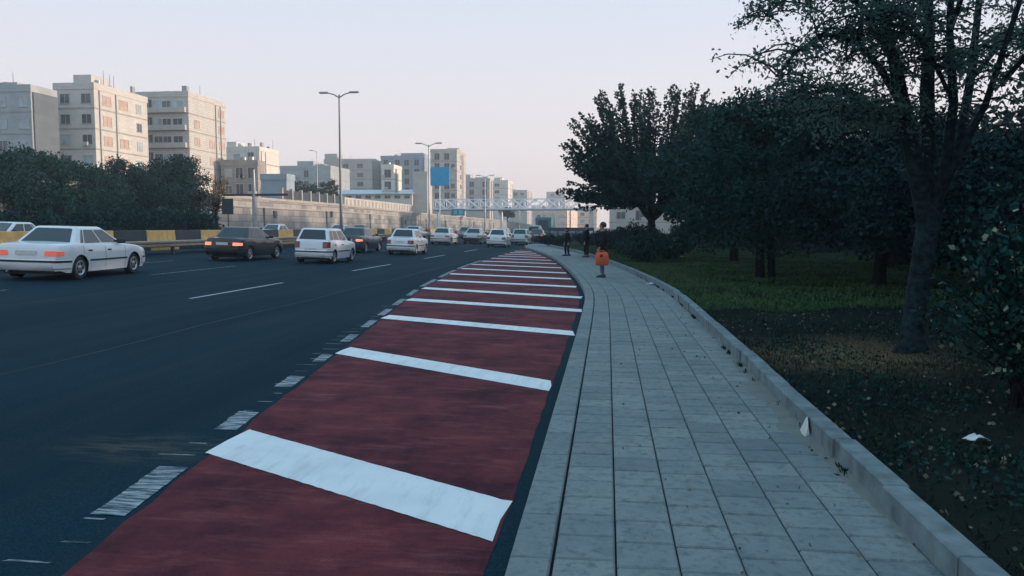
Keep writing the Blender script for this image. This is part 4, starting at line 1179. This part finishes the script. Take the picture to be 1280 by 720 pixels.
    for e in (-1, 1):
        path = []
        for q in (.80, .86, .92, .965, .99): path.append((hw(q * hl) + .012, e * q * hl))
        path.append((hw(hl) - .04, e * (hl + .045)))
        full = [(-a, b) for a, b in path] + [(0, e * (hl + .075))] + [(a, b) for a, b in reversed(path)]
        rows_ = []
        for a, b in full:
            dx, dy = a * -.06 / max(.5, abs(a)) * (1 if abs(a) > .1 else 0), -e * .05
            rows_.append([(a + dx, b + dy, .27), (a, b, .33), (a * 1.004, b + e * .004, .45), (a, b, S['bs'] + .04), (a + dx, b + dy, S['bs'] + .07)])
        MB().grid(rows_).build('bumper', bmt, t, 40)
        if trim:
            rows_ = [[(a * 1.008 + .004 * (1 if a > 0 else -1), b + e * .009, S['bs'] - .02), (a * 1.012 + .006 * (1 if a > 0 else -1), b + e * .012, S['bs'] + .035)] for a, b in full]
            MB().grid(rows_).build('bumper_strip', PLASTIC, t)
    if trim:
        for s in (-1, 1):
            a0, a1 = S['yw'][1] + Ra + .04, S['yw'][0] - Ra - .04
            rows_ = [[(s * (hw(yy) * gz(z) + .008), yy, z) for z in (S['bs'] - .015, S['bs'] + .035)] for yy in np.linspace(a0, a1, 10)]
            MB().grid(rows_).build('side_moulding', PLASTIC, t)
    # door seams and handles
    for s in (-1, 1):
        for yy in (yb0 + (yb1 - yb0) * .535, yb0 + (yb1 - yb0) * .93, max(yb0 + .35, S['yw'][1] + .12)):
            zz0 = max(.27, r + Ra + .02 if abs(yy - S['yw'][1]) < Ra else .27)
            zs = np.linspace(zz0, lerp(S['top'], yy) - .05, 6)
            MB().grid([[(s * (hw(yy) * gz(z) + .004), yy - .006, z), (s * (hw(yy) * gz(z) + .004), yy + .006, z)] for z in zs]).build('door_seam', M['black'], t)
        for f in (.58, .22):
            yy = yb0 + (yb1 - yb0) * f
            MB().box(min(s * hw(yy) * .965, s * (hw(yy) * .965 + .035)), max(s * hw(yy) * .965, s * (hw(yy) * .965 + .035)), yy, yy + .16, .76, .80).build('door_handle', PLASTIC if trim else pm, t)
        yy = yb1 - .42
        MB().box(min(s * .76, s * (W / 2 + .1)), max(s * .76, s * (W / 2 + .1)), yy, yy + .09, zb + .06, zb + .2).build('side_mirror', PLASTIC if trim else pm, t, bevel=.03)
    # lights, plate
    z0, z1, xa, xb = S['tail']
    def taily(z): return -hl + .20 * max(0, z - .62)
    for s in (-1, 1):
        X0, X1 = sorted((s * xa, s * min(xb, hw(-hl) + .02)))
        mb = MB()
        mb.grid([[(X0, taily(z) - .018, z), (X1, taily(z) - .012, z)] for z in np.linspace(z0, z1, 4)])
        Xo = s * (hw(-hl + .05) + .006)
        mb.grid([[(s * min(xb, hw(-hl) + .02), taily(z) - .012, z), (s * (hw(-hl + .2) * gz(z) + .012), taily(z) + .2, z)] for z in np.linspace(z0 + .01, z1 - .01, 4)])
        mb.build('tail_light', M[lights], t)
        X0, X1 = sorted((s * .42, s * (hw(hl) - .02)))
        MB().box(X0, X1, hl - .06, hl + .012, .58, .70).build('headlight', M['lampglass'], t, bevel=.02)
    pz = .73 if 'hatch' not in S else (.6 if 'suv' not in S else .8)
    MB().box(-.26, .26, taily(pz) - .03, taily(pz) - .015, pz - .055, pz + .055).build('number_plate', M['plate'], t)
    MB().box(-.26, .26, hl + .078, hl + .09, .4, .51).build('number_plate', M['plate'], t)
    MB().box(-.35, .35, hl - .05, hl + .012, .57, .67).build('grille', PLASTIC, t)
    MB().tube([(-.45, -hl + .2, .24), (-.45, -hl - .06, .24)], .03, 8).build('exhaust_pipe', M['chrome'], t)
    return t


car('large white sedan with lit red tail lights at the left edge', -15.6, 22.0, R(5), dict(SEDAN, W=1.8, L=4.4), 'white', lights='tail_on').scale = (1.07, 1.1, 1.02)
car('black sedan with bright brake lights beside the yellow block', -15.9, 33.8, R(-1), SEDAN, 'black', lights='brake_on', trim=False)
car('small white hatchback with a black rear window, right of the black sedan', -12.3, 34.0, R(0), HATCH, 'white')
car('dark car with one lit tail light half hidden by the white hatchback', -14.7, 46.3, 0, SEDAN, 'dark', lights='brake_on', trim=False)
car('white boxy saloon alone in the middle of the road', -11.55, 45.5, 0, BOXY, 'white')
car('white sedan beyond the boxy saloon, under the blue sign board', -14.0, 68, 0, SEDAN, 'offwhite')
car('silver car with a dark lower half, left of the pale far sedans', -12.3, 74, 0, SEDAN, 'silver', bumper='black')
car('pinkish white far sedan with red lights half hidden by another', -11.0, 84, 0, BOXY, 'offwhite', lights='tail_on')
car('white sedan in front of the white footbridge pillar', -9.0, 66, 0, BOXY, 'white')
car('pale teal hatchback right of the footbridge pillar', -8.2, 76, 0, HATCH, 'teal')
car('small dark far car before the teal truck', -8.3, 95, 0, SEDAN, 'dark', lights='tail_on')
car('grey far sedan in the distance, left of the silver car', -16.3, 92, 0, SEDAN, 'grey', lights='tail_on')
car('distant silver car nearest the median rail', -18.5, 76, 0, SEDAN, 'silver')
car('white oncoming car beyond the median at the left edge', -28.4, 35.0, R(180), SEDAN, 'white', 'cars beyond the median')
car('white oncoming car showing over the median blocks between two cars', -28.5, 66, R(180), SEDAN, 'white', 'cars beyond the median')
car('silver oncoming car showing over the far median blocks', -27.5, 80, R(180), SEDAN, 'silver', 'cars beyond the median')
car('dark oncoming car far off beyond the median', -31, 98, R(180), SEDAN, 'dark', 'cars beyond the median')

# box truck and van far ahead near the kerb
x, z = aty(681, 290, 118)
t = empty('box_truck', (x, 118, .07), 0, 'teal box truck far ahead by the dark rail', 'truck')
TT = basic('truck_teal', (0.05, 0.2, 0.22), .5, .15, 2)
MB().box(-1.15, 1.15, -2.6, 1.6, .9, 3.1).build('cargo_box', TT, t, bevel=.03)
MB().box(-1.0, 1.0, 1.7, 3.1, .6, 2.3).build('cab', PAINT['white'], t, bevel=.12)
MB().box(-1.0, 1.0, -2.5, 3.0, .45, .88).build('chassis', M['black'], t)
MB().box(-.75, .75, -2.63, -2.61, 1.2, 2.7).build('rear_door', M['dark_metal'], t)
for yw in (-1.6, 2.2):
    for s in (-1, 1): MB().lathe_x(s * .95, yw, .45, [(-.12, .001), (-.12, .4), (-.09, .45), (.09, .45), (.12, .4), (.12, .001)], 16).build('wheel', M['black'], t)
x, z = aty(669, 290, 105)
t = empty('van', (x, 105, .08), 0, 'pale grey van just left of the teal truck', 'van')
VG = basic('van_grey', (0.42, 0.46, 0.47), .4, .08, 2, coat=.4)
MB().add([(sx * w_, y_, z_) for sx in (-1, 1) for y_, z_, w_ in ((-2.2, .35, .85), (2.2, .35, .85), (2.25, .95, .84), (1.5, 1.15, .82), (.9, 1.85, .72), (-2.1, 1.9, .72), (-2.2, 1.1, .84))],
     [tuple(range(7)), tuple(range(7, 14))] + [(i, (i + 1) % 7, (i + 1) % 7 + 7, i + 7) for i in range(7)]).build('body', VG, t, bevel=.05)
MB().box(-.62, .62, -2.19, -2.14, 1.2, 1.75).build('rear_window', M['glass'], t)
for s in (-1, 1): MB().box(s * .78 - .06, s * .78 + .06, -2.24, -2.17, .75, 1.15).build('tail_light', M['tail_off'], t)
for yw in (-1.4, 1.4):
    for s in (-1, 1): MB().lathe_x(s * .76, yw, .32, [(-.1, .001), (-.1, .29), (-.07, .32), (.07, .32), (.1, .29), (.1, .001)], 16).build('wheel', M['black'], t)

# dark rail past the pavement corner
YR = 80
xa, xb = aty(686, 288, YR)[0], aty(742, 288, YR)[0]
t = empty('rail_fence', (xa, YR, .1), 0, 'long dark horizontal rail fence behind the standing people', 'fence')
zt_ = aty(700, 284.5, YR)[1] - .1
MB().box(0, xb - xa, -.05, .05, zt_ - .34, zt_).build('top_rail', M['dark_metal'], t)
MB().box(0, xb - xa, -.03, .03, .45, .55).build('lower_rail', M['dark_metal'], t)
for k in range(6):
    u = (xb - xa) * k / 5
    MB().box(u - .05, u + .05, .06, .16, -.2, zt_ - .05).build('post', M['dark_metal'], t)

# ================================================================== PEOPLE
SKIN = basic('skin', (0.36, 0.22, 0.16), .55, .08, 12, obj=True)
def skinned(name, vs, es, rad, m, parent, sub=2, root=0):
    me = bpy.data.meshes.new(name); me.from_pydata(vs, es, []); me.materials.append(m)
    o = bpy.data.objects.new(name, me); COL.objects.link(o); o.parent = parent
    md = o.modifiers.new('skin', 'SKIN')
    lay = me.skin_vertices[0] if me.skin_vertices else None
    if lay is None:
        bm = bmesh.new(); bm.from_mesh(me); bm.verts.layers.skin.verify(); bm.to_mesh(me); bm.free(); lay = me.skin_vertices[0]
    for i, r in enumerate(rad):
        lay.data[i].radius = r if hasattr(r, '__len__') else (r, r)
        lay.data[i].use_root = (i == root)
    md.use_smooth_shade = True
    s = o.modifiers.new('sub', 'SUBSURF'); s.levels = sub; s.render_levels = sub
    return o


def lump(name, c, r, m, parent, cut=None, n=18, k=12):
    rows = []
    for i in range(k + 1):
        ph = -math.pi / 2 + math.pi * i / k
        rows.append([(c[0] + r[0] * math.cos(ph) * math.cos(a), c[1] + r[1] * math.cos(ph) * math.sin(a), max(c[2] + r[2] * math.sin(ph), cut if cut else -9)) for a in np.linspace(0, 2 * math.pi, n + 1)])
    return MB().grid(rows).build(name, m, parent, 60)


def person(label, x, y, rz, h, coat, trousers, hair, coat_len=.78, step=.0, stride=.1, scarf=False, reach=False, bulk=1.0):
    """stands facing local +y; h = height"""
    z0 = zwalk(y)
    t = empty('person', (x, y, z0), rz, label, 'person', 'people standing on the pavement')
    k = h / 1.75
    P_ = lambda *a: tuple(v * k for v in a)
    fy = stride
    # arms: right hand forward when carrying
    hand_r = (.27, .06, .76); el_r = (.27, -.03, 1.10)
    hand_l = (-.30, .07, .91) if reach else (-.27, .06, .76); el_l = (-.28, -.05, 1.13) if reach else (-.27, -.02, 1.1)
    vs = [P_(0, 0, .92), P_(0, .0, 1.1), P_(0, -.01, 1.3), P_(0, -.015, 1.43), P_(0, .0, 1.5), P_(0, .02, 1.56), P_(0, .03, 1.64), P_(0, .02, 1.70),
          P_(.09, 0, .86), P_(.1, fy * .5 + .03, .48), P_(.1, fy * .5, .09), P_(.11, fy * .5 + .13, .03),
          P_(-.09, 0, .86), P_(-.1, -fy * .5 + .03, .48), P_(-.1, -fy * .5, .09), P_(-.11, -fy * .5 + .13, .03),
          P_(.19, -.01, 1.40), P_(*el_r), P_(*hand_r), P_(-.19, -.01, 1.40), P_(*el_l), P_(*hand_l)]
    es = [(0, 1), (1, 2), (2, 3), (3, 4), (4, 5), (5, 6), (6, 7), (0, 8), (8, 9), (9, 10), (10, 11), (0, 12), (12, 13), (13, 14), (14, 15), (3, 16), (16, 17), (17, 18), (3, 19), (19, 20), (20, 21)]
    rd = [(.13, .1), (.12, .1), (.15, .11), (.11, .09), .055, .075, .085, .06, .085, .06, .038, .022, .085, .06, .038, .022, .06, .042, .03, .06, .042, .03]
    body = skinned('body', vs, es, [tuple(q * k for q in r) if hasattr(r, '__len__') else r * k for r in rd], SKIN, t)
    # trousers
    def leg(s):
        f = fy * .5 * s
        return [P_(.09 * s, 0, .88), P_(.1 * s, f + .03, .48), P_(.1 * s, f - .005, .1)]
    skinned('trousers', [P_(0, 0, .95)] + leg(1) + leg(-1), [(0, 1), (1, 2), (2, 3), (0, 4), (4, 5), (5, 6)], [q * k for q in (.13, .105, .08, .068, .105, .08, .068)], trousers, t)
    # coat with sleeves
    cb = coat_len
    cv = [P_(0, 0, cb), P_(0, 0, .95), P_(0, 0, 1.12), P_(0, -.01, 1.3), P_(0, -.015, 1.42), P_(0, 0, 1.49),
          P_(.2, -.01, 1.39), P_(el_r[0] + .015, el_r[1], el_r[2]), P_(hand_r[0] * 1.02, hand_r[1] - .03, hand_r[2] + .06), P_(-.2, -.01, 1.39), P_(el_l[0] - .015, el_l[1], el_l[2]), P_(hand_l[0] * 1.02, hand_l[1] - .03, hand_l[2] + .06)]
    skinned('coat', cv, [(0, 1), (1, 2), (2, 3), (3, 4), (4, 5), (4, 6), (6, 7), (7, 8), (4, 9), (9, 10), (10, 11)],
            [tuple(q * k * bulk for q in r) for r in ((.2, .17), (.19, .16), (.175, .145), (.185, .145), (.14, .115), (.08, .08), (.085, .085), (.065, .065), (.05, .05), (.085, .085), (.065, .065), (.05, .05))], coat, t, root=1)
    # shoes
    shoe = basic('shoe', (.012, .014, .018), .5, .2, 9, obj=True)
    for s in (-1, 1):
        f = fy * .5 * s
        mb = MB()
        mb.grid([[(s * .105 + dx * w_, f - .07 + yy, zz) for dx, zz in ((-1, .002), (-1.05, .03), (-.7, hh), (.7, hh), (1.05, .03), (1, .002))] for yy, w_, hh in ((-.035, .028, .06), (0, .042, .10), (.10, .045, .10), (.17, .05, .07), (.24, .046, .05), (.275, .02, .03))])
        mb.f += [tuple(range(6)), tuple(len(mb.v) - 6 + i for i in range(6))]
        mb.build('shoe', shoe, t, 50)
    # hair / scarf, face details
    hm = hair
    lump('scarf' if scarf else 'hair', P_(0, -.012, 1.665), P_(.098, .108, .112), hm, t, cut=(1.6 if not scarf else 1.5) * k)
    if scarf: lump('scarf', P_(0, 0, 1.52), P_(.1, .1, .08), hm, t)
    dark = basic('eye', (.02, .02, .02), .3, .1, 9, obj=True)
    for s in (-1, 1):
        lump('eye', P_(s * .032, .108, 1.655), P_(.012, .008, .008), dark, body, n=8, k=6)
        lump('ear', P_(s * .088, .02, 1.64), P_(.012, .022, .032), SKIN, body, n=8, k=6)
    MB().add([P_(-.012, .105, 1.655), P_(.012, .105, 1.655), P_(.018, .11, 1.612), P_(-.018, .11, 1.612), P_(0, .138, 1.615)], [(0, 1, 4), (1, 2, 4), (2, 3, 4), (3, 0, 4)]).build('nose', SKIN, body)
    MB().box(-.025 * k, .025 * k, .1 * k, .113 * k, 1.578 * k, 1.588 * k).build('mouth', basic('lip', (.3, .12, .1), .5, obj=True), body)
    # fingers, five to a hand, curled
    for hx in (hand_r, hand_l):
        s = 1 if hx[0] > 0 else -1
        for f in range(5):
            if f < 4:
                o = (f - 1.5) * .018; ln = (.07, .082, .078, .06)[f]
                pts = [(hx[0], hx[1] + o, hx[2] + .01), (hx[0] + s * .008, hx[1] + o * 1.1 + .006, hx[2] - .045), (hx[0] - s * .004, hx[1] + o * 1.1 + .008, hx[2] - .045 - ln * .5), (hx[0] - s * .022, hx[1] + o, hx[2] - .05 - ln * .8)]
            else: pts = [(hx[0], hx[1] + .03, hx[2] + .015), (hx[0] - s * .018, hx[1] + .05, hx[2] - .02), (hx[0] - s * .025, hx[1] + .045, hx[2] - .055)]
            MB().tube([P_(*p) for p in pts], [q * k for q in ((.011, .01, .009, .006) if f < 4 else (.012, .01, .007))], 6).build('finger', SKIN, body, 60)
    return t
CLOTH = {'navy': basic('cloth_navy', (.012, .012, .024), .9, .3, 12, obj=True, spec=.2), 'jeans': basic('cloth_jeans', (.1, .17, .25), .9, .25, 14, obj=True, spec=.2),
         'black': basic('cloth_black', (.007, .01, .018), .9, .3, 12, obj=True, spec=.2), 'hair': basic('hair', (.012, .011, .012), .6, .3, 30, obj=True)}
px_, py_ = at(753, 347, .13)
p1 = person('person in a dark padded coat and jeans holding an orange bag', px_ , py_, R(78), 1.76, CLOTH['navy'], CLOTH['jeans'], CLOTH['hair'], coat_len=.72, stride=.04, reach=True, bulk=1.22)
px_, py_ = at(734, 320, .17)
person('person all in black facing left, in the middle of the three', px_, py_ - 1.5, R(80), 1.74, CLOTH['black'], CLOTH['black'], CLOTH['hair'], coat_len=.5, stride=.16)
px_, py_ = at(711, 318, .17)
person('person in black nearest the road, farthest of the three', px_, py_ - 2.0, R(120), 1.55, CLOTH['black'], CLOTH['black'], CLOTH['black'], coat_len=.6, stride=.1, scarf=True)
# orange bag hanging from the first person's hands
bx, by = p1.location.x - .02, p1.location.y - .34
t = empty('shopping_bag', (bx, by, p1.location.z + .40), R(8), 'bright orange shopping bag with a dark mark, held in front of the jeans', 'bag')
OR = basic('bag_orange', (.62, .1, .04), .6, .15, 6, obj=True)
mb = MB()
mb.grid([[(-w_, -d, z), (-w_ * .5, -d * 1.25, z), (w_ * .5, -d * 1.2, z), (w_, -d, z), (w_, d, z), (w_ * .4, d * 1.2, z), (-w_ * .5, d * 1.15, z), (-w_, d, z), (-w_, -d, z)] for z, w_, d in ((0, .18, .05), (.03, .2, .07), (.2, .205, .08), (.35, .19, .06), (.40, .17, .035), (.43, .15, .02))])
mb.f.append(tuple(range(8)))
mb.build('sack', OR, t, 60)
for s in (-1, 1): MB().tube([(-.09, s * .02, .42), (-.06, s * .025, .47), (.06, s * .025, .47), (.09, s * .02, .42)], .009, 6).build('handle', OR, t)
lump('printed_mark', (-.03, -.095, .31), (.055, .008, .045), basic('mark_dark', (.1, .01, .01), .6), t, n=12, k=8)

# ================================================================== LITTER
LW = basic('litter_white', (.62, .66, .68), .7, .12, 8)
def scrap(name, label, x, y, z, w_, d, seed, cat, tilt=0.0, rz=0.0, hgt=.05):
    g = random.Random(seed); t_rows = []
    for i in range(7):
        row = []
        for j in range(6):
            u, v = i / 6 - .5, j / 5 - .5
            e = 1 - .35 * (abs(u) * 2) ** 3 * g.random()
            row.append((u * w_ * e + g.uniform(-.06, .06) * w_, v * d * (1 - .4 * abs(u)) + g.uniform(-.06, .06) * d, .012 + hgt * g.random() * (1 - 2 * abs(u)) ))
        t_rows.append(row)
    o = MB().grid(t_rows).build(name, LW, None, 70)
    sd_ = o.modifiers.new('solid', 'SOLIDIFY'); sd_.thickness = .004
    o.location = (x, y, z); o.rotation_euler = (tilt, 0, rz)
    return tag(o, label, cat)
x, y = at(1222, 547, .22); scrap('plastic_scrap', 'crumpled white plastic scrap on the dark earth, lower right', x, y, zg(x, y) + .015, .17, .10, 2, 'litter', rz=.2, hgt=.05)
x, y = at(845, 323, .25); scrap('plastic_sheet', 'flat white plastic sheet lying on the green lawn', x, y, zg(x, y) + .05, .75, .6, 3, 'litter', hgt=.16)
x, y = at(826, 353, .2); scrap('paper_scrap', 'small white paper scrap beside the edging stone', K(y) + WALK_W - .09, y, zwalk(y) + .005, .26, .16, 5, 'litter', hgt=.05)
yb = 6.35; xb_ = K(yb) + WALK_W
o = MB().add([(-.03, -.10, 0), (.015, -.09, .02), (.03, .10, .0), (-.02, .11, 0), (.0, -.085, .095), (.015, .0, .155), (.02, .075, .115)], [(0, 3, 6, 5, 4), (1, 2, 6, 5, 4), (0, 1, 4), (3, 2, 6), (0, 1, 2, 3)]).build('broken_stone', basic('stone_white', (.55, .57, .56), .8, .15, 9), bevel=.006)
o.location = (xb_ - .035, yb, zwalk(yb) + .005); tag(o, 'white broken stone chip leaning on the edging stone', 'stone')

# ================================================================== AIR
hm_, nt, p = new_mat('haze_air')
for nd in list(nt.nodes):
    if nd.type != 'OUTPUT_MATERIAL': nt.nodes.remove(nd)
pv = N(nt, 'ShaderNodeVolumePrincipled')
pv.inputs['Color'].default_value = (.86, .88, .92, 1); pv.inputs['Density'].default_value = 0.0008; pv.inputs['Anisotropy'].default_value = 0.2
nt.links.new(pv.outputs[0], nt.nodes['Material Output'].inputs['Volume'])
tag(MB().box(-260, 160, -60, 800, -1.4, 48).build('haze', hm_), 'thin evening haze over the whole road', 'haze', kind='stuff')
